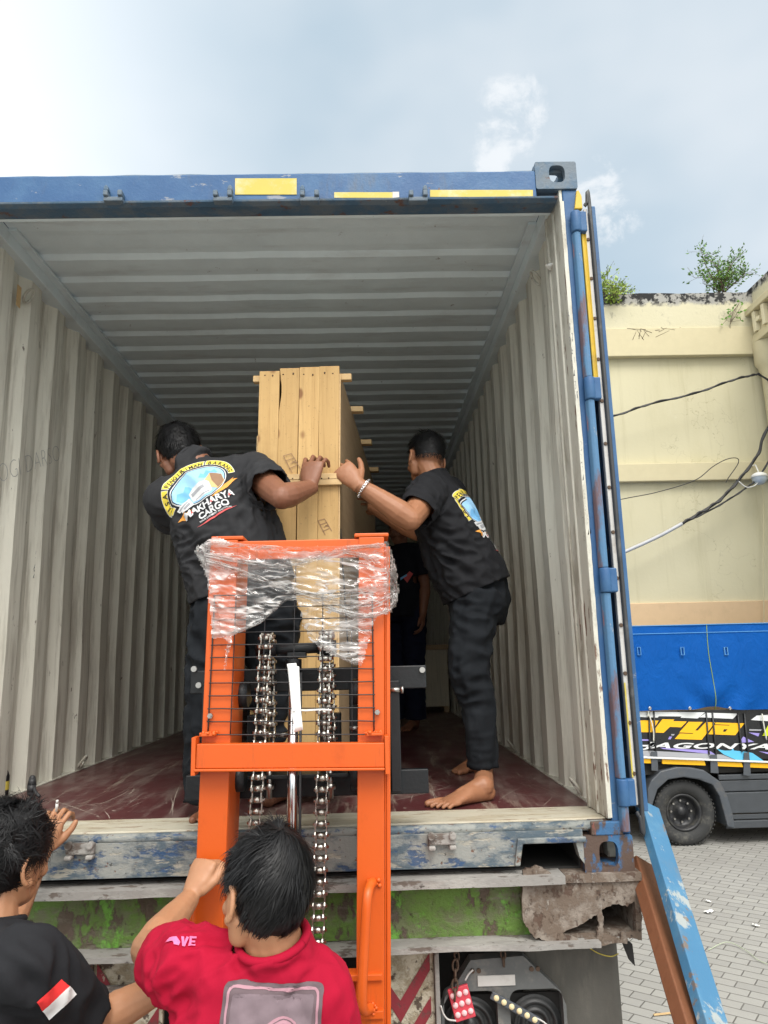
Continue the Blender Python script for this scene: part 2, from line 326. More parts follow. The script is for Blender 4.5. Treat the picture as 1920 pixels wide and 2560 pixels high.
portrait_mat()
def wrap_mat():
    t = NT('clear_film'); n = t.n; 
    tr = n('ShaderNodeBsdfTransparent'); gl = n('ShaderNodeBsdfGlossy'); gl.inputs['Roughness'].default_value = .07
    df = n('ShaderNodeBsdfDiffuse'); df.inputs[0].default_value = (.92, .92, .91, 1); tl = n('ShaderNodeBsdfTranslucent'); tl.inputs[0].default_value = (.92, .92, .9, 1)
    bp = n('ShaderNodeBump'); bp.inputs['Strength'].default_value = .28; bp.inputs['Distance'].default_value = .008
    t.l(t.math('ADD', t.noise(16, 6, .6, (.6, 1, 1.6)), t.math('MULTIPLY', t.noise(60, 3), .25)), bp.inputs['Height'])
    for x in (gl, df): t.l(bp.outputs[0], x.inputs['Normal'])
    m1 = n('ShaderNodeMixShader'); m1.inputs[0].default_value = .5; t.l(df.outputs[0], m1.inputs[1]); t.l(tl.outputs[0], m1.inputs[2])
    st = t.math('MULTIPLY', t.step(t.noise(4.5, 7, .68, (.6, 1, 1.5), (1, 1, 2), (0, .35, 0), .9), .46, .70), .62)
    for i, (sc_, w_, r_) in enumerate(((9, .030, .3), (13, .028, -.35), (21, .035, .15), (7, .014, -.1))): st = t.math('MAXIMUM', st, t.math('MULTIPLY', t.math('MULTIPLY', t.line(sc_, w_, (.35, 1, 1.3), (i*3, 1, i*2), (0, r_, 0), 3), t.step(t.noise(5, 3, .5, loc=(i*5, 2, 3)), .42, .60)), .85))
    st = t.math('ADD', st, .07)
    m2 = n('ShaderNodeMixShader'); t.l(st, m2.inputs[0]); t.l(tr.outputs[0], m2.inputs[1]); t.l(m1.outputs[0], m2.inputs[2])
    lw = n('ShaderNodeLayerWeight'); lw.inputs[0].default_value = .25; t.l(bp.outputs[0], lw.inputs['Normal'])
    m3_ = n('ShaderNodeMixShader'); t.l(t.math('ADD', t.math('MULTIPLY', lw.outputs['Fresnel'], .35), .05), m3_.inputs[0])
    t.l(m2.outputs[0], m3_.inputs[1]); t.l(gl.outputs[0], m3_.inputs[2]); t.l(m3_.outputs[0], t.out.inputs[0]); MATS['clear_film'] = t.m
wrap_mat()
M = MATS

# ---------------------------------------------------------------- mesh helpers
ORG = {}                                                            # world origin of every object built
def frame(N, up=V((0, 0, 1))):
    N = N.normalized(); U = up.cross(N)
    if U.length < 1e-4: U = V((1, 0, 0)).cross(N)
    U.normalize(); return U, N.cross(U), N
class MB:
    def __init__(s): s.v = []; s.f = []; s.sm = []
    def add(s, vs, fs, smooth=False):
        b = len(s.v); s.v += [V(p) for p in vs]; s.f += [tuple(i+b for i in f) for f in fs]; s.sm += [smooth]*len(fs); return s
    def box(s, a, b, rot=None, c=None):
        """box between corners a and b"""
        (x0, y0, z0), (x1, y1, z1) = a, b
        p = [V((x, y, z)) for z in (z0, z1) for y in (y0, y1) for x in (x0, x1)]
        if rot is not None:
            c = V(c) if c is not None else (V(a)+V(b))/2; p = [rot @ (q-c)+c for q in p]
        return s.add(p, [(0, 2, 3, 1), (4, 5, 7, 6), (0, 1, 5, 4), (2, 6, 7, 3), (0, 4, 6, 2), (1, 3, 7, 5)])
    def bar(s, p, q, w, h, up=V((0, 0, 1))):
        """rectangular bar from p to q"""
        p, q = V(p), V(q); U, W_, N = frame(q-p, up); a, b = U*w/2, W_*h/2
        vs = [x+i*a+j*b for x in (p, q) for i, j in ((-1, -1), (1, -1), (1, 1), (-1, 1))]
        return s.add(vs, [(3, 2, 1, 0), (4, 5, 6, 7), (0, 1, 5, 4), (1, 2, 6, 5), (2, 3, 7, 6), (3, 0, 4, 7)])
    def cyl(s, p, q, r, r2=None, n=16, cap=True, smooth=True):
        p, q = V(p), V(q); r2 = r if r2 is None else r2; U, W_, N = frame(q-p)
        vs = []
        for c, rr in ((p, r), (q, r2)): vs += [c+(U*math.cos(2*math.pi*i/n)+W_*math.sin(2*math.pi*i/n))*rr for i in range(n)]
        s.add(vs, [(i, (i+1) % n, n+(i+1) % n, n+i) for i in range(n)], smooth)
        if cap: b = len(s.v)-2*n; s.f += [tuple(b+i for i in reversed(range(n))), tuple(b+n+i for i in range(n))]; s.sm += [False, False]
        return s
    def tube(s, pts, r, n=8, cap=True):
        pts = [V(p) for p in pts]; rr = r if isinstance(r, (list, tuple)) else [r]*len(pts); vs = []; U = None
        for i, p in enumerate(pts):
            d = (pts[min(i+1, len(pts)-1)]-pts[max(i-1, 0)])
            if d.length < 1e-9: d = V((0, 0, 1))
            d.normalize()
            if U is None: U = frame(d)[0]
            U = (U-d*U.dot(d)); U = U.normalized() if U.length > 1e-6 else frame(d)[0]; W_ = d.cross(U)
            vs += [p+(U*math.cos(2*math.pi*k/n)+W_*math.sin(2*math.pi*k/n))*rr[i] for k in range(n)]
        fs = [(i*n+k, i*n+(k+1) % n, (i+1)*n+(k+1) % n, (i+1)*n+k) for i in range(len(pts)-1) for k in range(n)]
        if cap: fs += [tuple(reversed(range(n))), tuple((len(pts)-1)*n+k for k in range(n))]
        return s.add(vs, fs, True)
    def loft(s, rings, cap=True, smooth=True):
        """rings: (centre, axis a, axis b) ellipses"""
        n = 20; vs = []
        for c, a, b in rings: vs += [V(c)+V(a)*math.cos(2*math.pi*k/n)+V(b)*math.sin(2*math.pi*k/n) for k in range(n)]
        fs = [(i*n+k, i*n+(k+1) % n, (i+1)*n+(k+1) % n, (i+1)*n+k) for i in range(len(rings)-1) for k in range(n)]
        if cap: fs += [tuple(reversed(range(n))), tuple((len(rings)-1)*n+k for k in range(n))]
        return s.add(vs, fs, smooth)
    def ball(s, c, r, ax=None, nu=16, nv=10):
        """ellipsoid with radii r along the axes ax"""
        c = V(c); r = (r, r, r) if isinstance(r, (int, float)) else r; ax = ax or (V((1, 0, 0)), V((0, 1, 0)), V((0, 0, 1)))
        P = lambda a, b: c+ax[0]*(r[0]*math.cos(a)*math.cos(b))+ax[1]*(r[1]*math.sin(a)*math.cos(b))+ax[2]*(r[2]*math.sin(b))
        vs = [P(0, -math.pi/2)]+[P(2*math.pi*i/nu, -math.pi/2+math.pi*j/nv) for j in range(1, nv) for i in range(nu)]+[P(0, math.pi/2)]
        fs = [(0, 1+(i+1) % nu, 1+i) for i in range(nu)]
        fs += [(1+j*nu+i, 1+j*nu+(i+1) % nu, 1+(j+1)*nu+(i+1) % nu, 1+(j+1)*nu+i) for j in range(nv-2) for i in range(nu)]
        t_ = len(vs)-1; fs += [(t_, 1+(nv-2)*nu+i, 1+(nv-2)*nu+(i+1) % nu) for i in range(nu)]
        return s.add(vs, fs, True)
    def cap(s, p, q, r, r2=None, n=14):
        """tapered capsule"""
        r2 = r if r2 is None else r2; s.cyl(p, q, r, r2, n); s.ball(p, r, nu=n, nv=8); s.ball(q, r2, nu=n, nv=8); return s
    def chain(s, pts, rs, n=14):
        for i in range(len(pts)-1): s.cap(pts[i], pts[i+1], rs[i], rs[i+1], n)
        return s
    def prism(s, loops, O, U, W_, N, d):
        """2D loops (first outer, others holes) swept by d along N"""
        O, U, W_, N = V(O), V(U), V(W_), V(N)
        tri = tessellate_polygon([[V((x, y, 0)) for x, y in l] for l in loops])
        flat = [p for l in loops for p in l]; n = len(flat)
        vs = [O+U*x+W_*y for x, y in flat]+[O+U*x+W_*y+N*d for x, y in flat]; fs = []
        for a, b, c in tri: fs += [(a, b, c), (n+c, n+b, n+a)]
        k = 0
        for l in loops:
            m = len(l); fs += [(k+i, k+(i+1) % m, n+k+(i+1) % m, n+k+i) for i in range(m)]; k += m
        return s.add(vs, fs)
    def grid(s, fn, nu, nv, smooth=True, keep=None):
        vs = [V(fn(i/nu, j/nv)) for j in range(nv+1) for i in range(nu+1)]
        fs = [(j*(nu+1)+i, j*(nu+1)+i+1, (j+1)*(nu+1)+i+1, (j+1)*(nu+1)+i) for j in range(nv) for i in range(nu) if keep is None or keep((i+.5)/nu, (j+.5)/nv)]
        return s.add(vs, fs, smooth)
    def lathe(s, prof, O, A, n=40, smooth=True):
        """profile (radius, height) turned about axis A at O"""
        U, W_, N = frame(V(A)); O = V(O); m = len(prof)
        vs = [O+N*h+(U*math.cos(2*math.pi*i/n)+W_*math.sin(2*math.pi*i/n))*r for i in range(n) for r, h in prof]
        return s.add(vs, [(i*m+j, ((i+1) % n)*m+j, ((i+1) % n)*m+j+1, i*m+j+1) for i in range(n) for j in range(m-1)], smooth)
    def xf(s, mt): s.v = [mt @ p for p in s.v]; return s
    def build(s, name, mat, parent=None, bevel=0, org=None, recalc=True, solid=0):
        return make(name, s.v, s.f, s.sm, mat, parent, bevel, org, recalc, solid)

def make(name, vs, fs, sm, mat, parent=None, bevel=0, org=None, recalc=True, solid=0):
    if org is None:
        lo = [min(p[i] for p in vs) for i in range(3)]; hi = [max(p[i] for p in vs) for i in range(3)]
        org = V(((lo[0]+hi[0])/2, (lo[1]+hi[1])/2, lo[2] if parent is None else (lo[2]+hi[2])/2))
    me = bpy.data.meshes.new(name); me.from_pydata([p-org for p in vs], [], fs)
    if sm: me.polygons.foreach_set('use_smooth', sm)
    if recalc:
        bm = bmesh.new(); bm.from_mesh(me); bmesh.ops.recalc_face_normals(bm, faces=bm.faces); bm.to_mesh(me); bm.free()
    me.materials.append(M[mat]); me.update()
    return link(name, me, org, parent, bevel, solid)
def link(name, me, org, parent=None, bevel=0, solid=0):
    o = bpy.data.objects.new(name, me); COL.objects.link(o); ORG[o] = V(org)
    o.location = V(org)-(ORG[parent] if parent else V((0, 0, 0))); o.parent = parent
    if bevel:
        b = o.modifiers.new('bevel', 'BEVEL'); b.width = bevel; b.segments = 2; b.limit_method = 'ANGLE'; b.angle_limit = R(40); b.harden_normals = False
    if solid:
        b = o.modifiers.new('solid', 'SOLIDIFY'); b.thickness = solid; b.offset = -1
    return o
def tag(o, label, cat, group=None, kind=None):
    if label: o['label'] = label
    if cat: o['category'] = cat
    if group: o['group'] = group
    if kind: o['kind'] = kind
    return o
def thing(name, loc, label, cat, group=None):
    o = bpy.data.objects.new(name, None); COL.objects.link(o); o.empty_display_size = .1
    o.location = V(loc); ORG[o] = V(loc); return tag(o, label, cat, group)
def structure(o): o['kind'] = 'structure'; return o
def bez(pts, n=12):
    """smooth curve through the points"""
    pts = [V(p) for p in pts]; out = []; P = [2*pts[0]-pts[1]]+pts+[2*pts[-1]-pts[-2]]
    for i in range(1, len(P)-2):
        a, b, c, d = P[i-1:i+3]
        for k in range(n):
            t = k/n; out.append(.5*((2*b)+(c-a)*t+(2*a-5*b+4*c-d)*t*t+(3*b-a-3*c+d)*t**3))
    return out+[pts[-1]]
def rnd(a, b): return random.uniform(a, b)
def oval(w, h, n=28, p=2.6, cx=0, cy=0):
    o = []
    for i in range(n):
        a = 2*math.pi*i/n; c, s_ = math.cos(a), math.sin(a)
        o.append((cx+math.copysign(abs(c)**(2/p), c)*w/2, cy+math.copysign(abs(s_)**(2/p), s_)*h/2))
    return o
def rrect(x0, y0, x1, y1, r, n=5):
    o = []
    for cx, cy, a0 in ((x1-r, y1-r, 0), (x0+r, y1-r, 90), (x0+r, y0+r, 180), (x1-r, y0+r, 270)):
        o += [(cx+r*math.cos(R(a0+90*i/n)), cy+r*math.sin(R(a0+90*i/n))) for i in range(n+1)]
    return o
def text2d(txt, size=1., bold=0., shear=0., spacing=1., align='CENTER'):
    """triangles of a line of text in 2D"""
    cu = bpy.data.curves.new('t', 'FONT'); cu.body = txt; cu.size = size; cu.offset = bold; cu.shear = shear
    cu.space_character = spacing; cu.align_x = align; cu.resolution_u = 3
    o = bpy.data.objects.new('t', cu); COL.objects.link(o); dg = bpy.context.evaluated_depsgraph_get()
    me = o.evaluated_get(dg).to_mesh(); me.calc_loop_triangles()
    vs = [(p.co.x, p.co.y) for p in me.vertices]; fs = [tuple(t_.vertices) for t_ in me.loop_triangles]
    o.evaluated_get(dg).to_mesh_clear(); bpy.data.objects.remove(o); bpy.data.curves.remove(cu); return vs, fs
def poly2d(loops):
    if not isinstance(loops[0][0], (tuple, list)): loops = [loops]
    tri = tessellate_polygon([[V((x, y, 0)) for x, y in l] for l in loops]); return [p for l in loops for p in l], [tuple(t_) for t_ in tri]
def merge2d(parts):
    vs, fs = [], []
    for v, f in parts: b = len(vs); vs += v; fs += [tuple(i+b for i in q) for q in f]
    return vs, fs
def xf2d(d, dx=0, dy=0, a=0, sx=1, sy=1):
    c, s_ = math.cos(a), math.sin(a); return [(dx+(x*sx)*c-(y*sy)*s_, dy+(x*sx)*s_+(y*sy)*c) for x, y in d[0]], d[1]
def flat2d(name, d, O, U, W_, N, mat, parent, lift=.002, thick=0):
    """lay a 2D drawing on a flat plane"""
    O, U, W_, N = V(O), V(U), V(W_), V(N)
    vs = [O+U*x+W_*y+N*lift for x, y in d[0]]
    return make(name, vs, d[1], None, mat, parent, recalc=False)
def onto(name, d, O, U, W_, N, bvh, mat, parent, lift=.0012, maxlen=.008):
    maxlen = min(maxlen, .008); lift += .0012
    """lay a 2D drawing on a curved surface"""
    bm = bmesh.new(); vv = [bm.verts.new((x, y, 0)) for x, y in d[0]]
    for f in d[1]:
        try: bm.faces.new([vv[i] for i in f])
        except ValueError: pass
    for _ in range(6):
        es = [e for e in bm.edges if e.calc_length() > maxlen]
        if not es: break
        bmesh.ops.subdivide_edges(bm, edges=es, cuts=1); bmesh.ops.triangulate(bm, faces=bm.faces)
    bm.verts.index_update(); O, U, W_, N = V(O), V(U), V(W_), V(N).normalized(); vs = []; ok = []
    for p in bm.verts:
        q = O+U*p.co.x+W_*p.co.y; h = bvh.ray_cast(q+N*.30, -N, .6)
        ok.append(h[0] is not None); vs.append(h[0]+h[1]*lift if h[0] is not None else q)
    fs = [tuple(v.index for v in f.verts) for f in bm.faces if all(ok[v.index] for v in f.verts)]; bm.free()
    used = sorted({i for f in fs for i in f}); ix = {o_: n_ for n_, o_ in enumerate(used)}
    if not fs: return None
    return make(name, [vs[i] for i in used], [tuple(ix[i] for i in f) for f in fs], [True]*len(fs), mat, parent, recalc=False)
def fuse(mb, voxel, it=4, fac=.5):
    """one continuous skin over overlapping shapes"""
    me = bpy.data.meshes.new('t'); me.from_pydata(mb.v, [], mb.f)
    bm = bmesh.new(); bm.from_mesh(me); bmesh.ops.recalc_face_normals(bm, faces=bm.faces); bm.to_mesh(me); bm.free()
    o = bpy.data.objects.new('t', me); COL.objects.link(o)
    r = o.modifiers.new('r', 'REMESH'); r.mode = 'VOXEL'; r.voxel_size = voxel; r.use_smooth_shade = True
    if it: s_ = o.modifiers.new('s', 'SMOOTH'); s_.factor = fac; s_.iterations = it
    dg = bpy.context.evaluated_depsgraph_get(); out = bpy.data.meshes.new_from_object(o.evaluated_get(dg))
    bpy.data.objects.remove(o); bpy.data.meshes.remove(me); return out
def shaped(name, me, mat, parent, disp=None, cuts=(), solid=0, org=None):
    """finish a fused mesh: displace along normals, open the hems, link"""
    if disp:
        nn = [v.normal.copy() for v in me.vertices]
        for v, n_ in zip(me.vertices, nn): v.co = v.co+n_*disp(v.co)
    if cuts:
        bm = bmesh.new(); bm.from_mesh(me); kill = []
        for f in bm.faces:
            c = f.calc_center_median()
            for p, a, r in cuts:
                al = (c-p).dot(a)
                if 0 < al < .05 and (c-p-a*al).length < r: kill.append(f); break
        bmesh.ops.delete(bm, geom=kill, context='FACES')
        for v in bm.verts:
            if v.is_boundary:
                for p, a, r in cuts:
                    al = (v.co-p).dot(a)
                    if abs(al) < .025 and (v.co-p-a*al).length < r: v.co -= a*al; break
        bm.to_mesh(me); bm.free()
    org = V(org) if org is not None else sum((v.co for v in me.vertices), V())/max(1, len(me.vertices))
    bvh = BVHTree.FromPolygons([v.co.copy() for v in me.vertices], [tuple(p.vertices) for p in me.polygons])
    me.transform(Matrix.Translation(-org)); me.name = name; me.materials.clear(); me.materials.append(M[mat])
    for p in me.polygons: p.use_smooth = True
    return link(name, me, org, parent, 0, solid), bvh
X_, Y_, Z_ = V((1, 0, 0)), V((0, 1, 0)), V((0, 0, 1))
# ---------------------------------------------------------------- ground
g = MB(); g.grid(lambda u, v: (-90+180*u, -60+160*v, 0), 2, 2, False)
tag(structure(g.build('ground', 'paving')), 'grey herringbone paving of the yard under the trucks', 'ground')

# ---------------------------------------------------------------- shipping container
ZC = 1.40; FL = ZC+.16; LEN = 12.19
ct = thing('shipping_container', (0, 0, ZC), 'open blue shipping container with pale corrugated walls loaded on a trailer', 'container')
def side_wall(sg):
    """trapezoid corrugation, 36 mm deep"""
    pts = []; y = .12; per = .278
    xi, xo = sg*1.172, sg*1.212
    pts.append((xi, .10))
    y = .10
    while y < LEN-.12:
        for dy, x in ((.0, xi), (.10, xi), (.152, xo), (.226, xo)): pts.append((x, y+dy+.0))
        y += per
    z0, z1 = ZC+.10, ZC+2.50; n = len(pts)
    NZ = 22; dent = lambda x, y_, z: x+sg*(.009*mnoise.noise((y_*.9, z*1.2, sg*3))+.004*mnoise.noise((y_*2.6, z*3.1, sg*5)))*math.sin(math.pi*(z-z0)/(z1-z0))**.5 if y_ > .25 else x
    m = MB(); m.add([(dent(x, y_, z), y_, z) for z in [z0+(z1-z0)*k/NZ for k in range(NZ+1)] for x, y_ in pts], [(k*n+i, k*n+i+1, (k+1)*n+i+1, (k+1)*n+i) for k in range(NZ) for i in range(n-1)])
    o = m.build('side_wall', 'wall_paint', ct, recalc=False); return o
for sg in (-1, 1):
    side_wall(sg)
    m = MB(); m.box((sg*1.135, .06, ZC+2.475), (sg*1.2185, LEN-.02, ZC+2.545)); m.build('top_rail', 'roof_paint_sky_tint', ct, .004)
    m = MB(); m.box((sg*1.10, .33, ZC+2.530), (sg*1.134, LEN-.02, ZC+2.543)); m.build('roof_flange', 'roof_paint_sky_tint', ct)
    m = MB(); m.box((sg*1.165, .10, ZC+.0), (sg*1.2185, LEN-.17, ZC+.165)); m.build('bottom_rail', 'white_flange', ct, .003)
# roof: transverse ribs
m = MB(); pr = [(.06, ZC+2.545), (.36, ZC+2.545)]
y = .40
while y < LEN-.1:
    pr += [(y, ZC+2.548), (y+.10, ZC+2.548), (y+.128, ZC+2.566), (y+.178, ZC+2.566)]; y += .205
n = len(pr); NX = 24; bow = lambda k: 0.
m.add([(-1.134+2.268*k/NX, a, b+(.007*mnoise.noise((k*.22, a*1.1, 4))+.003*mnoise.noise((k*.7, a*2.3, 9)))*math.sin(math.pi*k/NX)*(a > .38)) for k in range(NX+1) for a, b in pr], [(k*n+i, k*n+i+1, (k+1)*n+i+1, (k+1)*n+i) for k in range(NX) for i in range(n-1)])
m.build('roof', 'roof_paint_sky_tint', ct, recalc=False)
m = MB(); m.box((-1.218, .185, ZC+2.572), (1.218, LEN-.01, ZC+2.576)); m.build('roof_skin', 'container_blue', ct)
m = MB(); m.box((-1.165, LEN-.06, ZC+.1), (1.165, LEN-.02, ZC+2.53)); m.build('front_wall', 'wall_paint', ct)
m = MB(); m.box((-1.164, .245, FL-.028), (1.164, LEN-.07, FL)); m.build('floor', 'floor_plywood', ct)
# drag scratches in the plywood
random.seed(31); sc_ = []
for i in range(190):
    x, y = rnd(-1.12, 1.12), .26+abs(random.gauss(0, .75)); L_ = rnd(.05, .8)**1.5; a = random.choice((rnd(-.35, .35)+1.57, rnd(-.3, .3)+1.0, rnd(-.4, .4)+2.1, rnd(0, 3.1))); k_ = rnd(-.6, .6); w_ = rnd(.0005, .0018); n_ = 9; l_, r_ = [], []
    for j in range(n_+1):
        t_ = j/n_; ww = w_*math.sin(math.pi*min(.97, max(.03, t_)))**.5*rnd(.6, 1.2); l_.append((x-math.sin(a)*ww, y+math.cos(a)*ww)); r_.append((x+math.sin(a)*ww, y-math.cos(a)*ww)); x += math.cos(a)*L_/n_; y += math.sin(a)*L_/n_; a += k_*L_/n_*2.2
    if all(abs(p_[0]) < 1.15 and .25 < p_[1] for p_ in l_+r_): q_ = len(l_); sc_.append((l_+r_, [(j, j+1, q_+j+1, q_+j) for j in range(n_)]))
for i in range(90):
    x, y, r_ = rnd(-1.1, 1.1), .27+abs(random.gauss(0, .5)), rnd(.002, .009); sc_.append(poly2d([(x+r_*rnd(.4, 1.5)*math.cos(k), y+r_*rnd(.3, .9)*math.sin(k)) for k in (0, 1, 2, 3, 4, 5)]))
flat2d('scratch_marks', merge2d(sc_), (0, 0, FL), X_, Y_, Z_, 'scratch_dust', ct, .0006)['kind'] = 'stuff'
# cross members under the floor
m = MB(); y = .5
while y < LEN: m.box((-1.16, y, ZC+.02), (1.16, y+.045, ZC+.131)); y += .35
m.build('cross_members', 'under_dark', ct)
# threshold plate and sill
m = MB(); m.box((-1.16, .045, FL-.03), (1.16, .243, FL+.003)); m.build('threshold_plate', 'threshold_paint', ct, .004)
def sill():
    m = MB(); zb, zt = ZC+.032, ZC+.138
    out = [(-1.057, zb), (-1.04, zb), (-1.04, zb+.075), (-.86, zb+.075), (-.845, zb), (.845, zb), (.862, zb+.072), (1.03, zb+.076), (1.043, zb+.02), (1.057, zb), (1.057, zt), (-1.057, zt)]
    m.prism([out], (0, 0, 0), X_, Z_, Y_, .045)
    return m.build('door_sill', 'sill_blue', ct, .004)
sill()
m = MB(); m.prism([[(.828, ZC+.034), (.846, ZC+.034), (.858, ZC+.1), (1.065, ZC+.1), (1.065, ZC+.118), (.842, ZC+.118)]], (0, -.012, 0), X_, Z_, Y_, .0115); m.build('pocket_rim', 'sill_blue', ct, .004)
m = MB(); m.tube([(-1.13, .016, ZC+.147), (1.13, .016, ZC+.147)], .016, 10); m.build('sill_lip', 'sill_blue', ct)
m = MB(); m.box((-1.05, .6, ZC+.02), (1.05, .62, ZC+.125)); m.box((-1.05, .05, ZC+.112), (1.05, .6, ZC+.125)); m.box((-1.05, .05, ZC+.006), (1.05, .6, ZC+.014)); m.box((1.051, .05, ZC+.006), (1.056, .62, ZC+.125)); m.build('pocket_light_stop', 'under_dark', ct)  # dark plates added to close the fork pockets so no light shows inside
def casting(cx, cz0, mat, y0=0, sg=1, hole=False):
    m = MB(); w, h, d, t_ = .162, .118, .178, .028; x0 = cx-w/2
    m.prism([rrect(x0, cz0, x0+w, cz0+h, .008), oval(.062, .074 if hole else .080, 24, 3, cx+(.004 if hole else 0), cz0+h/2+(.006 if hole else 0))], (0, y0, 0), X_, Z_, Y_, t_)
    if not hole: m.box((x0, y0+d-t_, cz0), (x0+w, y0+d, cz0+h))
    m.prism([[(y0+t_, cz0), (y0+d-t_, cz0), (y0+d-t_, cz0+h), (y0+t_, cz0+h)], oval(.07, .05, 20, 3, y0+d/2, cz0+h/2+.006)], (x0+w-t_ if sg > 0 else x0, 0, 0), Y_, Z_, X_, t_)
    xi = x0 if sg > 0 else x0+w-.012
    m.box((xi, y0+t_, cz0), (xi+.012, y0+d-t_, cz0+h))
    xa, xb = (x0+.013, x0+w-t_-.001) if sg > 0 else (x0+t_+.001, x0+w-.013)
    for zz in (cz0, cz0+h-.028):
        lp = [[(xa, y0+t_+.001), (xb, y0+t_+.001), (xb, y0+d-t_-.001), (xa, y0+d-t_-.001)]]
        if zz > cz0: lp.append(oval((xb-xa)*.62, d*.52, 20, 3, (xa+xb)/2, y0+d*.52))
        m.prism(lp, (0, 0, zz+.001), X_, Y_, Z_, .026)
    return m.build('corner_casting', mat, ct, .004)
casting(1.138, ZC+2.473, 'casting_blue', hole=True); casting(-1.138, ZC+2.473, 'casting_blue', 0, -1)
casting(1.138, ZC, 'casting_rust'); casting(-1.138, ZC, 'casting_rust', 0, -1)
for sg in (-1, 1):
    casting(sg*1.138, ZC, 'casting_rust', LEN-.178, sg); casting(sg*1.138, ZC+2.473, 'casting_blue', LEN-.178, sg)
m = MB(); m.box((1.085, -.004, ZC+.118), (1.19, .05, ZC+.16)); m.build('casting_shelf', 'casting_rust', ct, .004)
# header beam
m = MB(); m.box((-1.057, .0, ZC+2.4375), (1.057, .06, ZC+2.552)); m.build('header_beam', 'container_blue', ct, .005)
m = MB(); m.prism([[(-.008, ZC+2.4355), (-.006, ZC+2.429), (.02, ZC+2.4255), (.06, ZC+2.4305), (.10, ZC+2.4335), (.10, ZC+2.437), (-.008, ZC+2.437)]], (-1.137, 0, 0), Y_, Z_, X_, 2.274); m.build('header_lip', 'casting_blue', ct, .004)
m = MB(); m.box((-1.134, .1002, ZC+2.436), (1.134, .12, ZC+2.544)); m.build('header_back', 'roof_paint_sky_tint', ct)
def bent_top(): # dented strip along the top edge
    m = MB(); m.tube([(-1.057+2.114*k/60, .015+.004*mnoise.noise((k*.3, 0, 0)), ZC+2.553+.005*mnoise.noise((k*.21, 3, 0))) for k in range(61)], .007, 8); m.build('top_edge', 'casting_blue', ct)
bent_top()
for x0, x1, y0, y1 in ((508, 641, 386, 421), (722, 848, 416, 428), (929, 1151, 411, 426)):
    a = at(x0, y1, Y=0); b = at(x1, y0, Y=0); q = at(x1, y1, Y=0); p = at(x0, y0, Y=0)
    d = poly2d([(a.x, a.z), (q.x, q.z), (b.x, b.z), (p.x, p.z)])
    flat2d('marking_strip', d, (0, 0, 0), X_, Z_, -Y_, 'sticker_yellow', ct, .0025)
a = at(848, 428, Y=0); b = at(862, 415, Y=0); flat2d('marking_strip', poly2d([(a.x, a.z), (b.x, a.z+.002), (b.x, b.z), (a.x, b.z)]), (0, 0, 0), X_, Z_, -Y_, 'retainer_grey', ct, .0025)
# lock rod keepers on header (fingers up) and on sill
for px, hook in ((246, -1), (482, 1), (669, -1), (903, 1)):
    p = at(px, 425, Y=-.02); m = MB(); x, z = p.x, p.z
    m.box((x-.036, -.032, z-.024), (x+.036, -.0005, z-.006)); m.box((x-.036, -.040, z-.0055), (x-.018, -.0005, z+.018)); m.box((x+.018, -.040, z-.0055), (x+.036, -.0005, z+.018))
    hx = x+hook*.027; m.prism([[(hx-.010, z+.0185), (hx+.010, z+.0185), (hx+.008, z+.036), (hx, z+.043), (hx-.008, z+.034)]], (0, -.036, 0), X_, Z_, Y_, .03)
    m.build('rod_keeper', 'casting_blue', ct, .004)
for px, py in ((172, 1838), (530, 1815), (955, 1817)):
    p = at(px, py, Y=-.02); m = MB(); x, z = p.x, p.z
    m.box((x-.045, -.024, z-.012), (x+.045, -.0005, z+.022)); m.box((x-.045, -.034, z-.026), (x-.022, -.0005, z-.0125)); m.box((x+.022, -.034, z-.026), (x+.045, -.0005, z-.0125)); m.cyl((x-.034, -.036, z+.016), (x-.034, -.01, z+.016), .012); m.cyl((x+.034, -.036, z+.016), (x+.034, -.01, z+.016), .012)
    m.build('rod_keeper', 'flange_grey', ct, .005)
# corner posts
for sg in (-1, 1):
    a, b = sorted((sg*1.1585, sg*1.2188)); m = MB(); m.box((a, .008, ZC+.118), (b, .098, ZC+2.473)); m.build('corner_post', 'post_rusty' if sg < 0 else 'container_blue', ct, .006)
    a, b = sorted((sg*1.146, sg*1.158)); m = MB(); m.box((a, .010, ZC+.165), (b, .20, ZC+2.475)); m.build('post_flange', 'white_flange', ct, .003)
    a, b = sorted((sg*1.140, sg*1.1715)); m = MB(); m.box((a, .2005, ZC+.165), (b, .225, ZC+2.475)); m.tube([(sg*1.148, .11, ZC+.165), (sg*1.148, .11, ZC+2.43)], .009, 8); m.build('post_inner', 'white_flange', ct, .003)
# ragged white edge on the opening side of the post
m = MB(); k = 0
pts = [(1.158+.0035*abs(mnoise.noise((0, i*.7, 1)))+.002, ZC+.17+i*.0285) for i in range(80)]
m.prism([[(1.146, ZC+.17)]+pts+[(1.146, ZC+.17+79*.0285)]], (0, .0035, 0), X_, Z_, Y_, .005); m.build('paint_edge', 'white_flange', ct)
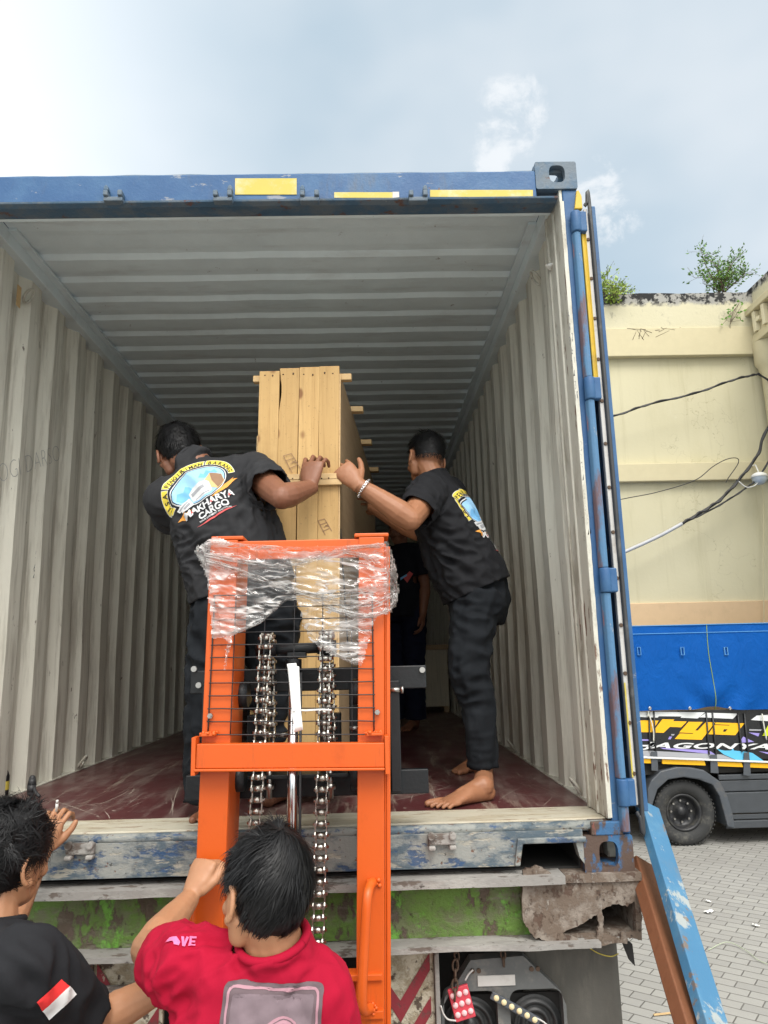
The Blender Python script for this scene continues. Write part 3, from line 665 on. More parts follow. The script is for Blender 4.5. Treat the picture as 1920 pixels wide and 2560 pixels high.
# handwriting on the right post flange and first rib, grafitti on left wall
def wall_text(txt, px, py, X, size, mat, parent, sg, rot=0., bold=-.004):
    p = at(px, py, X=X); d = xf2d(text2d(txt, size, bold), a=rot)
    U = -Y_ if sg > 0 else Y_
    return flat2d('handwriting', d, p, U, Z_, -X_*sg, mat, parent, .003)
for i, (s_, py) in enumerate((('12', 975), ('2', 1000), ('3', 1018), ('4', 1045), ('5', 1078), ('6', 1104), ('7  63', 1133), ('8  44', 1165))):
    wall_text(s_, 1256+i*2.2, py, 1.146, .052, 'ink_black', ct, 1, 0, -.002)
for i, s_ in enumerate(('5', '8', '3 2', '6', '2 1', '4', '3', '18')):
    wall_text(s_, 1231+i*2.4, 690+i*25, 1.146, .045, 'ink_grey', ct, 1)
wall_text('YOGI DARSO', 62, 1020, -1.172, .12, 'ink_grey', ct, -1, R(24))
for i, s_ in enumerate('14225362'): wall_text(s_, 83-i*1.6, 1150+i*14, -1.19, .05, 'ink_grey', ct, -1)
m = MB(); a = at(40, 640, X=-1.172); m.box((-1.1719, a.y-.018, a.z-.05), (-1.170, a.y+.018, a.z+.05)); m.build('wall_sticker', 'batten_wood', ct)
# lashing rings by the floor and in the roof corners
for sg, y, z in ((1, .42, FL+.03), (1, 1.75, FL+.03), (-1, 1.55, FL+.03), (-1, .5, FL+.03), (1, .5, ZC+2.36), (-1, .6, ZC+2.36)):
    m = MB(); c = V((sg*1.158, y, z)); m.tube([c+V((-sg*.02*math.sin(a), .028*math.cos(a), .03*math.sin(a)+.01)) for a in [2*math.pi*i/14 for i in range(15)]], .006, 8)
    m.build('lashing_ring', 'white_flange', ct)
# right door folded back along the outer side, seen on its hinge edge
z0 = at(1388, 1755, Y=0).z; z1 = at(1275, 441, Y=0).z
dr = MB(); dr.box((1.268, .012, z0), (1.2845, 1.17, z1)); dr.box((1.2452, .036, z0+.03), (1.2675, 1.15, z1-.03)); door = dr.build('door', 'container_blue', ct, .003)
m = MB(); m.box((1.2375, .0115, z0+.02), (1.2535, .0355, z1-.012)); o = m.build('gasket_retainer', 'retainer_grey', door, .003)
zz = z0+.12
while zz < z1-.05: m = MB(); m.cyl((1.2455, .0115, zz), (1.2455, .0075, zz), .0075, .006, 12); m.build('rivet', 'chain_rusty', door); zz += .163
m = MB(); m.tube(bez([(1.245, .014, z0+.0), (1.252, .008, z0-.012), (1.26, .006, z0+.02), (1.2605, .006, (z0+z1)/2), (1.2605, .006, z1-.03), (1.252, .007, z1+.006), (1.243, .012, z1)], 8), .0075, 8); m.build('gasket', 'gasket_black', door)
ya = at(1262, 505, Y=0).z; yb = at(1300, 818, Y=0).z
m = MB(); m.prism([[(1.2195, .02), (1.2165, -.002), (1.222, -.004), (1.229, .004), (1.236, -.003), (1.2372, .02)]], (0, 0, yb), X_, Y_, Z_, ya-yb); m.build('hinge_guard', 'hinge_yellow', door, .004)
m = MB(); m.box((1.2375, .0075, at(1365, 1680, Y=0).z), (1.2425, .0112, at(1350, 1475, Y=0).z)); m.build('marking_strip', 'sticker_yellow', door)
hz = [at(1250, 484, Y=0).z, at(1276, 842, Y=0).z, at(1310, 1254, Y=0).z, at(1350, 1710, Y=0).z]
for z in hz:
    m = MB(); m.box((1.196, -.022, z-.042), (1.2365, .007, z+.042)); m.cyl((1.197, -.012, z-.043), (1.197, -.012, z+.043), .0195, n=16); m.build('hinge', 'container_blue', ct, .005)
for a, b in ((hz[1]+.044, hz[0]-.044), (hz[2]+.044, hz[1]-.044), (hz[3]+.044, hz[2]-.044), (ZC+.13, hz[3]-.044)):
    m = MB(); m.prism([[(1.180, -.004), (1.185, -.020), (1.196, -.025), (1.208, -.020), (1.213, .0), (1.213, .0075), (1.180, .0075)]], (0, 0, a), X_, Y_, Z_, b-a); m.build('hinge_lug', 'post_rusty', ct, .003)
m = MB(); m.prism([[(1.2, ZC+2.385), (1.212, ZC+2.46), (1.22, ZC+2.467), (1.231, ZC+2.44), (1.231, ZC+2.385)]], (0, -.002, 0), X_, Z_, Y_, .02); m.build('hinge_cap', 'hinge_yellow', ct, .003)
# left door folded back on the far side
dl = MB(); dl.box((-1.2845, .012, z0), (-1.245, 1.17, z1)); dl.build('door', 'container_blue', ct, .003)

# torn plastic strip tied in the upper corner
m = MB(); p = at(1208, 560, Y=.21)
for k in range(5):
    q = [p+V((rnd(-.012, .012), -.03, .03-.05*i+rnd(-.01, .01)))+V((.01*math.sin(k+i*1.3), 0, 0)) for i in range(2+k)]
    m.tube(bez(q, 4), .0022, 5)
a = at(1192, 575, Y=.18)
m.grid(lambda u, v: a+V((-.028+.056*u, .015*math.sin(6*v+3*u), .022*math.sin(3.1*u)*(.5-v)*1.6+.012*u)), 10, 6)
tag(m.build('plastic_strip', 'plastic_white'), 'torn white plastic strip tied in the upper corner beside the open door', 'plastic strip')

# ---------------------------------------------------------------- trailer under the container
tr = thing('trailer', (0, 1.5, 0), 'rusted green trailer with chevron panels and hanging tail lamps below the blue container', 'trailer')
def wavy(x0, x1, y0, y1, z0, z1, amp, seed, n=70):
    """plate with a battered front edge"""
    m = MB(); vs = []
    for i in range(n+1):
        x = x0+(x1-x0)*i/n; d = amp*mnoise.noise((x*3.1, seed, 0))+amp*.5*mnoise.noise((x*11, seed, 3)); e = amp*.7*mnoise.noise((x*2.3, seed, 8))
        vs += [(x, y0+d, z0+e), (x, y1, z0), (x, y1, z1), (x, y0+d, z1+e)]
    fs = [(4*i+k, 4*i+(k+1) % 4, 4*i+4+(k+1) % 4, 4*i+4+k) for i in range(n) for k in range(4)]+[(3, 2, 1, 0), (4*n, 4*n+1, 4*n+2, 4*n+3)]
    return m.add(vs, fs)
zt = ZC+.014; zb = ZC-.203
wavy(-1.229, .98, -.045, .16, zt-.030, zt-.006, .010, 1).build('beam_flange', 'flange_grey', tr)
wavy(-1.229, 1.08, -.04, .16, zb, zb+.016, .012, 5).build('beam_flange', 'flange_grey', tr)
m = MB(); m.box((-1.229, .045, zb+.0165), (.875, .06, zt-.0305)); m.build('rear_beam', 'beam_green', tr)
def jag(pts, amp, n=7, seed=0):
    out = []
    for i in range(len(pts)):
        a, b = V((*pts[i], 0)), V((*pts[(i+1) % len(pts)], 0)); d = b-a; nn = V((-d.y, d.x, 0)).normalized()
        for k in range(n):
            t_ = k/n; q = a+d*t_+nn*amp*mnoise.noise((a.x*9+t_*d.length*90, a.y*9+t_*7+seed, seed)); out.append((q.x, q.y))
    return out
def pz(px, py, y=0): p = at(px, py, Y=y); return (p.x, p.z)
outer = jag([pz(*q) for q in ((1128, 1878), (1160, 1868), (1200, 1892), (1382, 1898), (1384, 1950), (1384, 2028), (1354, 2022), (1352, 2035), (1250, 2040), (1200, 2036), (1150, 2020), (1128, 1985))], .006, 8, 2)
hole = jag([pz(*q) for q in ((1298, 1962), (1325, 1950), (1352, 1955), (1368, 1945), (1372, 1985), (1372, 2010), (1340, 2012), (1338, 2026), (1300, 2012), (1302, 1985))], .004, 6, 5)
hole2 = jag([pz(*q) for q in ((1212, 2012), (1240, 2000), (1272, 1982), (1288, 1972), (1292, 1998), (1286, 2024), (1250, 2028))], .004, 6, 9)
m = MB(); m.prism([outer, hole, hole2], (0, -.012, 0), X_, Z_, Y_, .014); m.build('rotten_plate', 'beam_rust', tr)
m = MB(); m.box((1.02, .24, zb+.017), (1.20, .26, zt-.03)); m.build('beam_hole_shade', 'under_dark', tr)  # dark sheet added behind the rust holes, in place of the shade inside
m = MB(); m.box((.876, .05, zb+.017), (1.02, .07, zt-.03)); m.box((1.205, .0025, zb+.02), (1.22, .3, zt-.032)); m.box((.90, .0025, zb+.017), (1.2, .3, zb+.03)); m.build('beam_end_box', 'beam_rust', tr)
wavy(.985, 1.232, -.02, .28, zt-.030, zt-.006, .008, 9, 16).build('beam_end_top', 'beam_rust', tr)
m = MB(); a = at(1345, 2035, Y=.05); m.prism([[(a.x-.01, a.z+.02), (a.x+.025, a.z+.0), (a.x+.028, a.z-.065), (a.x+.014, a.z-.05)]], (0, .03, 0), X_, Z_, Y_, .02); m.build('torn_flap', 'under_dark', tr)
# chassis beams, axle, wheels
for sg in (-1, 1):
    m = MB(); m.box((sg*.5-.06, .17, ZC-.42), (sg*.5+.06, 11.9, ZC-.02)); m.build('chassis_beam', 'under_dark', tr)
def wheel(c, rr, w, parent, sg, rim='rim_black'):
    c = V(c); A = V((sg, 0, 0)); m = MB()
    m.lathe([(rr*.60, -w*.42), (rr*.80, -w*.5), (rr*.94, -w*.47), (rr, -w*.36), (rr, w*.36), (rr*.94, w*.47), (rr*.80, w*.5), (rr*.60, w*.42), (rr*.56, w*.1), (rr*.56, -w*.1), (rr*.60, -w*.42)], c, A, 56)
    o = m.build('tyre', 'tyre_rubber', parent); k = MB()
    for i in range(48):
        a = 2*math.pi*i/48; d = V((0, math.cos(a), math.sin(a)))
        for s_ in (-1, 1): k.bar(c+d*(rr-.008)+A*(s_*w*.40), c+d*(rr+.004)+A*(s_*w*.40), .016, w*.14, A)
    k.build('tread', 'tyre_rubber', o)
    m = MB(); m.lathe([(0, w*.16), (rr*.14, w*.16), (rr*.15, w*.05), (rr*.22, w*.02), (rr*.24, -w*.05), (rr*.42, -w*.08), (rr*.47, w*.10), (rr*.50, w*.34), (rr*.575, w*.40), (rr*.58, w*.2)], c, A, 40); r_ = m.build('rim', rim, o)
    b = MB()
    for i in range(8):
        a = 2*math.pi*i/8; d = V((0, math.cos(a), math.sin(a))); b.cyl(c+d*rr*.33-A*w*.05, c+d*rr*.33+A*w*.05, rr*.035, n=6)
    b.build('wheel_nut', 'steel', o); return o
for y in (1.35, 2.65):
    m = MB(); m.cyl((-.98, y, .50), (.98, y, .50), .06); m.build('axle', 'under_dark', tr)
    for sg in (-1, 1): wheel((sg*.93, y, .505), .5, .28, tr, sg)
# chevron panels
def chevron(x0, x1, ztop, zbot, y):
    m = MB(); m.box((x0, y, zbot), (x1, y+.02, ztop)); p = m.build('chevron_panel', 'chevron_white', tr, .003); w = x1-x0; h = w*.62; s_ = []
    zz = ztop-.02; cx = (x0+x1)/2; th = .042
    while zz-h*.2 > zbot+.05:
        for sg in (-1, 1):
            xo = cx+sg*(w/2-.012); top = zz; bot = zz-h; q = [(cx, bot), (cx, bot-th*1.5), (xo, top-th*1.2), (xo, top)]
            q = [(x, max(z, zbot+.01)) for x, z in q]
            s_.append(poly2d(q if sg > 0 else q[::-1]))
        zz -= h*.92
    flat2d('chevron_stripe', merge2d(s_), (0, y, 0), X_, Z_, -Y_, 'chevron_red', p, .003); return p
a = at(845, 2045, Y=.06); b = at(938, 2045, Y=.06); chevron(a.x-.085, b.x-.004, zb-.012, .62, .062)
m = MB(); m.box((b.x-.003, .035, .62), (b.x+.012, .14, zb-.002)); m.build('panel_frame', 'flange_grey', tr, .003)
a2 = at(203, 2065, Y=.06); b2 = at(330, 2065, Y=.06); chevron(a2.x, a2.x+.225, zb-.012, .62, .062)
m = MB(); m.box((a2.x-.02, .035, .62), (a2.x-.002, .14, zb-.002)); m.build('panel_frame', 'flange_grey', tr, .003)
m = MB(); m.box((a2.x-.01, .045, zb-.115), (a2.x+.22, .06, zb-.095)); m.build('panel_rail', 'flange_grey', tr, .003)
# tail lamp housings on chains
def lamp_box(x0, y, mirror=False):
    h = MB(); w = .40; zt_ = zb-.055; zb_ = zt_-.42
    hex_ = [(x0+.02, zt_-.11), (x0+.10, zt_), (x0+.27, zt_+.008), (x0+.385, zt_-.10), (x0+.40, zt_-.14), (x0+.40, zb_), (x0, zb_), (x0, zt_-.14)]
    c1, c2 = x0+.095, x0+.305; cz = zt_-.205
    win = lambda c: rrect(c-.085, cz-.15, c+.085, cz+.115, .03, 4)
    h.prism([hex_, win(c1), win(c2)], (0, y, 0), X_, Z_, Y_, .05)
    box = h.build('tail_lamp_housing', 'lamp_housing', tr, .005)
    m = MB(); m.box((x0+.01, y+.0505, zb_+.01), (x0+.39, y+.06, zt_-.12)); m.build('back_plate', 'under_dark', box)
    for c in (c1, c2):
        m = MB(); m.lathe([(0, .012), (.018, .012), (.02, .004), (.034, .004), (.036, .016), (.046, .016), (.048, .006), (.060, .006), (.062, .02), (.071, .02), (.074, .006), (.085, .004)], (c, y+.045, cz), -Y_, 40); m.build('lamp_socket', 'lamp_rubber', box)
    return box, x0, zt_, cz, c1, c2
lx = at(950, 2100, Y=.05).x
box, x0, zt_, cz, c1, c2 = lamp_box(lx, .05)
m = MB(); m.box((x0+.12, .045, zt_-.075), (x0+.24, .0495, zt_-.045)); m.build('label_plate', 'retainer_grey', box)
for x in (x0+.105, x0+.125, x0+.295, x0+.315): m = MB(); m.cyl((x, .044, zt_-.03), (x, .0495, zt_-.03), .007); m.build('bolt', 'chain_rusty', box)
def link_chain(p, q, r=.011, th=.0028):
    m = MB(); p, q = V(p), V(q); d = (q-p); n = max(2, int(d.length/(r*2.1))); U, W_, N = frame(d)
    for i in range(n):
        c = p+d*((i+.5)/n); A = U if i % 2 else W_
        m.tube([c+A*(r*.7*math.cos(a))+N*(r*1.35*math.sin(a)) for a in [2*math.pi*k/12 for k in range(13)]], th, 6, False)
    return m
for px, py in ((985, 2050), (1085, 2042)):
    a = at(px, py, Y=.03); link_chain((a.x, .03, zb+.0), (a.x+.004, .04, zt_-.015)).build('hanging_chain', 'chain_rusty', tr)
a = at(984, 2075, Y=.02); b = at(982, 2160, Y=.02); link_chain(a, b, .013, .0035).build('hanging_chain', 'chain_rusty', tr)
# red nine lamp module and amber bar hanging in the sockets
rot = Matrix.Rotation(R(-14), 3, 'Y'); c = at(997, 2166, Y=.035)
m = MB(); m.box(c-V((.033, .006, .048)), c+V((.033, .006, .048)), rot); mod = m.build('lamp_module', 'led_red', tr, .003)
for i in range(9):
    q = c+rot @ V(((i % 3-1)*.021, -.006, (i//3-1)*.028)); m = MB(); m.lathe([(0, .005), (.006, .0045), (.0085, .002), (.009, 0)], q, -Y_, 18); m.build('lens', 'led_pink', mod)
rot = Matrix.Rotation(R(29), 3, 'Y'); c = at(1113, 2178, Y=.035)
m = MB(); m.box(c-V((.085, .005, .012)), c+V((.085, .005, .012)), rot); mod = m.build('lamp_module', 'fender_grey', tr, .003)
for i in range(6):
    q = c+rot @ V(((i-2.5)*.027, -.005, 0)); m = MB(); m.lathe([(0, .005), (.006, .0045), (.0085, .002), (.009, 0)], q, -Y_, 18); m.build('lens', 'led_amber', mod)
for p_ in (((1005, 2118), (1012, 2105), (1022, 2095)), ((985, 2205), (968, 2202), (958, 2190), (952, 2172)), ((1155, 2198), (1170, 2205), (1182, 2214))): m = MB(); m.tube(bez([at(*q, Y=.03) for q in p_], 6), .0028, 6); m.build('lamp_wire', 'retainer_grey', tr)
# mud flaps
fx0 = at(1168, 2100, Y=.12).x; fx1 = at(1335, 2100, Y=.12).x
for s_ in (1, -1):
    m = MB(); m.grid(lambda u, v: (s_*(fx0-.06+(fx1-fx0+.06)*u), .12+.018*math.sin(3*u+1)*v+.012*math.sin(9*u)*v, zb-.004-(.80)*v), 14, 14); m.build('mud_flap', 'flap_rubber', tr, solid=.008)
m = MB(); m.tube(bez([at(1262, 2040, Y=.06), at(1290, 2058, Y=.05), at(1318, 2066, Y=.05), at(1336, 2060, Y=.06)], 8), .0018, 5); m.build('loose_wire', 'sticker_yellow', tr)
m = MB(); m.box((-1.0, .30, .6), (1.0, .32, zb)); m.build('rear_cross_plate', 'under_dark', tr)
# ---------------------------------------------------------------- orange hand stacker
TZ = 2.47
def lean(p): return V((p[0]+.023*(p[2]-TZ), p[1], p[2]))
st = thing('hand_stacker', lean((.17, -.2, .0)), 'orange hydraulic hand stacker with roller chains lifting the wooden crate', 'stacker')
XL, XR = -.107, .445
class LB(MB):
    def build(s, *a, **k): s.v = [lean(p) for p in s.v]; return MB.build(s, *a, **k)
m = LB(); m.box((XL, -.3, .06), (XL+.084, -.288, TZ)); m.box((XL, -.2875, .06), (XL+.012, -.10, TZ)); m.box((XL+.072, -.2875, .06), (XL+.084, -.10, TZ)); m.build('mast_column', 'orange_paint', st, .003)
m = LB(); m.box((XR-.096, -.3, .06), (XR-.018, -.288, TZ)); m.box((XR-.012, -.294, .06), (XR, -.10, TZ-.03)); m.box((XR-.0175, -.292, .06), (XR-.0125, -.28, TZ-.02)); m.box((XR-.096, -.2875, .06), (XR-.084, -.10, TZ)); m.build('mast_column', 'orange_paint', st, .003)
m = LB(); m.box((XL+.03, -.296, TZ-.062), (XR-.03, -.286, TZ-.004)); m.box((XL+.03, -.2855, TZ-.012), (XR-.03, -.235, TZ-.004)); m.box((XL+.002, -.302, TZ+.0005), (XL+.10, -.2, TZ+.012)); m.box((XR-.11, -.302, TZ+.0005), (XR-.004, -.2, TZ+.012)); m.build('top_crossbar', 'orange_paint', st, .003)
a = at(424, 1607, Y=-.345); b = at(830, 1658, Y=-.345); zt, zb2 = (a.z-.006), b.z+.006
m = MB(); xa, xb = a.x, b.x+.002
tilt = Matrix.Rotation(R(1.1), 3, 'Y')
m.box((xa, -.345, zb2), (xb, -.337, zt)); m.box((xa, -.3365, zt-.008), (xb, -.302, zt-.001)); m.box((xa-.003, -.353, zb2-.008), (xb, -.302, zb2-.001))
cc = V(((xa+xb)/2, -.33, (zt+zb2)/2)); m.v = [tilt @ (p-cc)+cc for p in m.v]; m.build('cross_beam', 'orange_paint', st, .002)
for x in (xa, xb):
    m = MB(); c = tilt @ (V((x, -.33, (zt+zb2)/2))-cc)+cc; s_ = -1 if x == xa else 1
    m.box(c+V((-.006+s_*.007, -.02, -.052)), c+V((.006+s_*.007, .029, .052))); m.box(c+V((-s_*.004, .0, .0525)), c+V((-s_*.05, .028, .060)))
    for k in range(16): m.ball(c+V((-s_*(.005+rnd(0, .05)), -.002+rnd(0, .03), .058+rnd(0, .004))), rnd(.003, .006), nu=8, nv=5)
    m.build('beam_bracket', 'orange_paint', st, .002)
# lower cross channel
a = at(500, 2120, Y=-.31); b = at(826, 2105, Y=-.31); c = at(826, 2186, Y=-.31)
m = MB(); m.box((a.x, -.31, b.z-.016), (b.x, -.26, b.z)); m.box((a.x, -.31, c.z-.018), (b.x, -.26, c.z+.002)); m.box((a.x, -.275, c.z+.0025), (b.x, -.265, b.z-.0165)); m.build('lower_channel', 'orange_paint', st, .002)
def handle(pts):
    m = MB(); m.tube(bez(pts, 10), .0135, 14); o = m.build('handle', 'orange_paint', st)
    for p in (pts[0], pts[-1]):
        w = MB()
        for k in range(14): w.ball(V(p)+V((rnd(-.018, .018), rnd(-.008, .004), rnd(-.012, .012))), rnd(.004, .007), nu=8, nv=5)
        w.build('weld', 'orange_paint', o)
q = lambda x, y, Y: at(x, y, Y=Y)
handle([q(806, 1906, -.300), q(799, 1915, -.325), q(793, 1945, -.355), q(787, 2040, -.36), q(782, 2150, -.36), q(786, 2182, -.345), q(800, 2178, -.302)])
handle([q(432, 1890, -.300), q(424, 1900, -.33), q(415, 1930, -.355), q(410, 2030, -.36), q(405, 2120, -.36), q(407, 2150, -.345), q(420, 2150, -.302)])
# base: legs, wheels
m = LB(); m.box((XL-.02, -.36, .10), (XR+.02, -.10, .20)); m.box((XL-.02, -.0995, .05), (XL+.07, .9, .11)); m.box((XR-.07, -.0995, .05), (XR+.02, .9, .11)); m.build('base_frame', 'orange_paint', st, .004)
for x, y, r_ in ((XL, -.25, .075), (XR, -.25, .075), (XL+.025, .8, .045), (XR-.025, .8, .045)):
    p = lean((x, y, r_)); m = MB(); m.cyl(p-X_*.025, p+X_*.025, r_, n=24); m.build('castor', 'gasket_black', st, .006)
# mesh guard
c00, c10, c01, c11 = q(449, 1587, -.305), q(808, 1586, -.305), q(464, 1287, -.305), q(804, 1280, -.305)
G = lambda u, v: (c00*(1-u)+c10*u)*(1-v)+(c01*(1-u)+c11*u)*v
m = MB(); us = [0, .135, .322, .508, .686, .868, 1]
for i, u in enumerate(us): m.tube([G(u, k/10)+V((0, .002*mnoise.noise((u*9, k, 1)), 0)) for k in range(11)], .0017 if 0 < i < 6 else .0023, 6)
for j in range(12):
    v = j/11; m.tube([G(-.008, v)+V((0, -.003, .0))]+[G(k/12, v)+V((0, -.0032+.002*mnoise.noise((k, v*9, 5)), .0015*mnoise.noise((k*.7, j*3, 2)))) for k in range(13)]+[G(1.008, v)+V((0, -.003, 0))], .0019, 6)
m.build('mesh_guard', 'wire_black', st)
for px, py in ((455, 1546), (815, 1538)):
    p = q(px, py, -.303); m = MB(); m.cyl(p, p+V((0, -.012, 0)), .008, n=6); m.cyl(p+V((0, -.012, 0)), p+V((0, -.02, 0)), .0045, n=10); m.build('bolt', 'steel', st)
    m = MB(); m.box(p+V((-.012, .0, -.012)), p+V((-.004, .003, .014))); m.build('guard_clip', 'orange_paint', st)
# chains over sprockets
def roller_chain(path, pitch=.0325, w=.0185):
    pts = [V(path[0])]; i = 1; cur = V(path[0])
    while i < len(path):
        d = V(path[i])-cur
        if d.length < pitch-(cur-pts[-1]).length*0: 
            i += 1
            if i >= len(path): break
            # sphere step
            while i < len(path) and (V(path[i])-pts[-1]).length < pitch: i += 1
            if i >= len(path): break
            a, b = V(path[i-1]), V(path[i]); lo, hi = 0., 1.
            for _ in range(24):
                t_ = (lo+hi)/2
                if (a+(b-a)*t_-pts[-1]).length < pitch: lo = t_
                else: hi = t_
            cur = a+(b-a)*lo; pts.append(cur)
        else: cur = cur+d.normalized()*pitch; pts.append(cur)
    m = MB(); A = X_
    for k, p in enumerate(pts):
        m.cyl(p-A*w*.62, p+A*w*.62, .0095, n=12); m.cyl(p-A*(w+.006), p+A*(w+.006), .0048, n=8)
        if k+1 < len(pts):
            d = (pts[k+1]-p); n_ = d.normalized(); s_ = n_.cross(A); off = w*.72 if k % 2 else w*.92
            for sg in (-1, 1):
                O = p+A*(sg*off)-A*.0015; L_ = d.length
                lp = [(-.010, -.004), (-.010, .004), (-.005, .0125), (.004, .0125), (L_*.35, .008), (L_*.65, .008), (L_-.004, .0125), (L_+.005, .0125), (L_+.010, .004), (L_+.010, -.004), (L_+.005, -.0125), (L_-.004, -.0125), (L_*.65, -.008), (L_*.35, -.008), (.004, -.0125), (-.005, -.0125)]
                m.prism([lp], O, n_, s_, A, .003)
    return m
def over(top, fb, bb, r=.044):
    """front end fb, over the sprocket at top, back end bb"""
    t_ = V(top); arc = [t_+V((0, -r*math.cos(a), r*math.sin(a))) for a in [math.pi*k/14 for k in range(15)]]
    f0, f1 = V(fb), arc[0]; b0, b1 = arc[-1], V(bb); N_ = 60
    return [f0+(f1-f0)*k/N_ for k in range(N_)]+arc+[b0+(b1-b0)*(k+1)/40 for k in range(40)]
sa, sb = q(577, 1404, -.15), q(706, 1398, -.15)
roller_chain(over(sa, q(536, 2060, -.194), q(582, 1660, -.106))).build('lift_chain', 'chain_steel', st)
roller_chain(over(sb, q(686, 2062, -.194), q(714, 1660, -.106))).build('lift_chain', 'chain_steel', st)
for c in (sa, sb):
    m = MB(); n_ = 9; out = []
    for k in range(n_*4):
        a = 2*math.pi*k/(n_*4); rr = .038 if k % 4 in (0, 1) else .032; out.append((rr*math.cos(a), rr*math.sin(a)))
    m.prism([out], c-X_*.009, Y_, Z_, X_, .018); m.cyl(c-X_*.03, c+X_*.03, .022); m.build('sprocket', 'black_paint', st)
m = MB(); m.cyl(sa-X_*.035, sb+X_*.03, .017, n=20); m.build('shaft', 'black_paint', st)
rt, rb = q(634, 1432, -.15), q(629, 2035, -.15)
m = MB(); m.cyl(rt, rb, .0165, n=28); m.build('piston_rod', 'chrome', st)
m = MB(); m.cyl(rt+V((0, 0, -.03)), rt+V((0, 0, .012)), .026); m.box(sa*.5+sb*.5+V((-.03, -.02, -.03)), sa*.5+sb*.5+V((.03, .02, -.012))); m.build('rod_head', 'black_paint', st, .002)
m = MB(); m.cyl(rb, rb+V((0, 0, -.03)), .040, n=28); m.cyl(rb+V((-.0005, 0, -.0305)), rb+V((-.01, 0, -.9)), .033, n=28); m.build('cylinder', 'black_paint', st, .003)
m = MB(); e = q(690, 2058, -.194); m.cyl(e+Z_*.0, e-Z_*.13, .0095); m.cyl(e-Z_*.05, e-Z_*.065, .016, n=6); e2 = q(536, 2060, -.194); m.cyl(e2, e2-Z_*.13, .0095); m.build('chain_anchor', 'steel', st)
m = MB(); h1 = rt+V((.022, -.0, -.03)); m.tube([h1+V((.002, -.005, 0)), rb+V((.024, 0, .0))], .004, 8); m.build('hose', 'gasket_black', st)
# carriage
def cbar(x0, y0, x1, y1, Y, name='carriage_bar', th=.03):
    a, b = q(x0, y1, Y), q(x1, y0, Y); m = MB(); m.box((a.x, Y, a.z), (b.x, Y+th, b.z)); return m.build(name, 'black_paint', st, .003)
u_ = cbar(411, 1437, 920, 1499, -.05); l_ = cbar(400, 1661, 925, 1729, -.05)
for x, y in ((420, 1445), (430, 1480), (912, 1447)):
    p = q(x, y, -.051); m = MB(); m.cyl(p, p+V((0, -.010, 0)), .0095, n=14); m.build('bolt', 'steel', u_)
for x0, x1 in ((846, 862), (503, 521), (757, 772), (432, 444)): cbar(x0, 1470, x1, 1712, -.085, 'carriage_upright', .034)
for x, y in ((854, 1490), (612, 1588), (768, 1573), (500, 1570), (505, 1700)):
    p = q(x, y, -.088); m = MB(); m.cyl(p-X_*.02, p+X_*.018, .008, n=12); m.cyl(p+X_*.018, p+X_*.026, .012, n=8); m.build('bolt', 'steel', st)
a = q(512, 1676, -.12); b = q(752, 1668, -.12); m = MB(); m.box((a.x, -.13, a.z-.012), (b.x, -.052, a.z)); m.build('chain_bracket', 'black_paint', st, .002)
for c in (q(582, 1660, -.106), q(714, 1660, -.106)):
    m = MB(); m.cyl(c+Z_*.02, c-Z_*.09, .0085); m.cyl(c-Z_*.045, c-Z_*.062, .017, n=6); m.build('chain_bolt', 'steel', st)
for x, z in ((XL+.09, 1.75), (XR-.10, 1.75), (XL+.09, 2.0), (XR-.10, 2.0)): p = lean((x, -.16, z)); m = MB(); m.cyl(p-X_*.02, p+X_*.02, .04, n=20); m.build('guide_roller', 'black_paint', st)
CZ = q(700, 1645, .35).z
for x in (.0, .24):
    m = MB(); m.box((x-.035, -.018, CZ-.05), (x+.035, 1.10, CZ-.004)); m.box((x-.035, -.0185, CZ-.004), (x+.035, .03, CZ+.2)); m.build('fork', 'black_paint', st, .004)
# folded paper leaf held in the guard by a cable tie
m = MB(); a, b, c, d = q(620, 1434, -.315), q(640, 1432, -.318), q(655, 1576, -.318), q(636, 1582, -.314)
m.grid(lambda u, v: (a*(1-u)+b*u)*(1-v)+(d*(1-u)+c*u)*v+V((0, .006*math.sin(6*v), 0)), 6, 14); e = q(652, 1575, -.313)
m.grid(lambda u, v: (q(634, 1436, -.312)*(1-u)+q(646, 1440, -.312)*u)*(1-v)+(q(640, 1578, -.312)*(1-u)+e*u)*v, 4, 10)
tag(m.build('folded_paper', 'paper_white', solid=.0012), 'folded white paper strip tucked into the black wire guard', 'paper')
m = MB(); m.tube([q(633, 1533, -.322), q(660, 1535, -.313), q(690, 1533, -.313), q(700, 1533, -.312), q(716, 1534, -.314)], .003, 6); m.box(q(633, 1536, -.327), q(638, 1530, -.32)); tag(m.build('cable_tie', 'plastic_white'), 'white cable tie on the wire guard over the folded paper', 'cable tie')

# ---------------------------------------------------------------- clear film wrapped round the mast top
poly = [(452, 1164), (470, 1159), (505, 1176), (560, 1184), (640, 1190), (700, 1192), (775, 1184), (836, 1168), (843, 1180), (852, 1205), (857, 1235), (862, 1275), (856, 1308), (843, 1325), (815, 1334), (806, 1342), (800, 1375), (782, 1438), (766, 1436), (740, 1424), (712, 1412), (690, 1398), (668, 1382), (655, 1352), (648, 1310), (640, 1296), (628, 1291), (612, 1296), (596, 1315), (570, 1338), (545, 1353), (520, 1363), (503, 1372), (500, 1390), (492, 1415), (486, 1447), (484, 1445), (488, 1410), (490, 1385), (480, 1378), (458, 1380), (456, 1330), (450, 1290), (448, 1250), (440, 1230), (420, 1190)]
def inside(x, y, P_=poly):
    c = False
    for i in range(len(P_)):
        (x1, y1), (x2, y2) = P_[i], P_[i-1]
        if (y1 > y) != (y2 > y) and x < (x2-x1)*(y-y1)/(y2-y1)+x1: c = not c
    return c
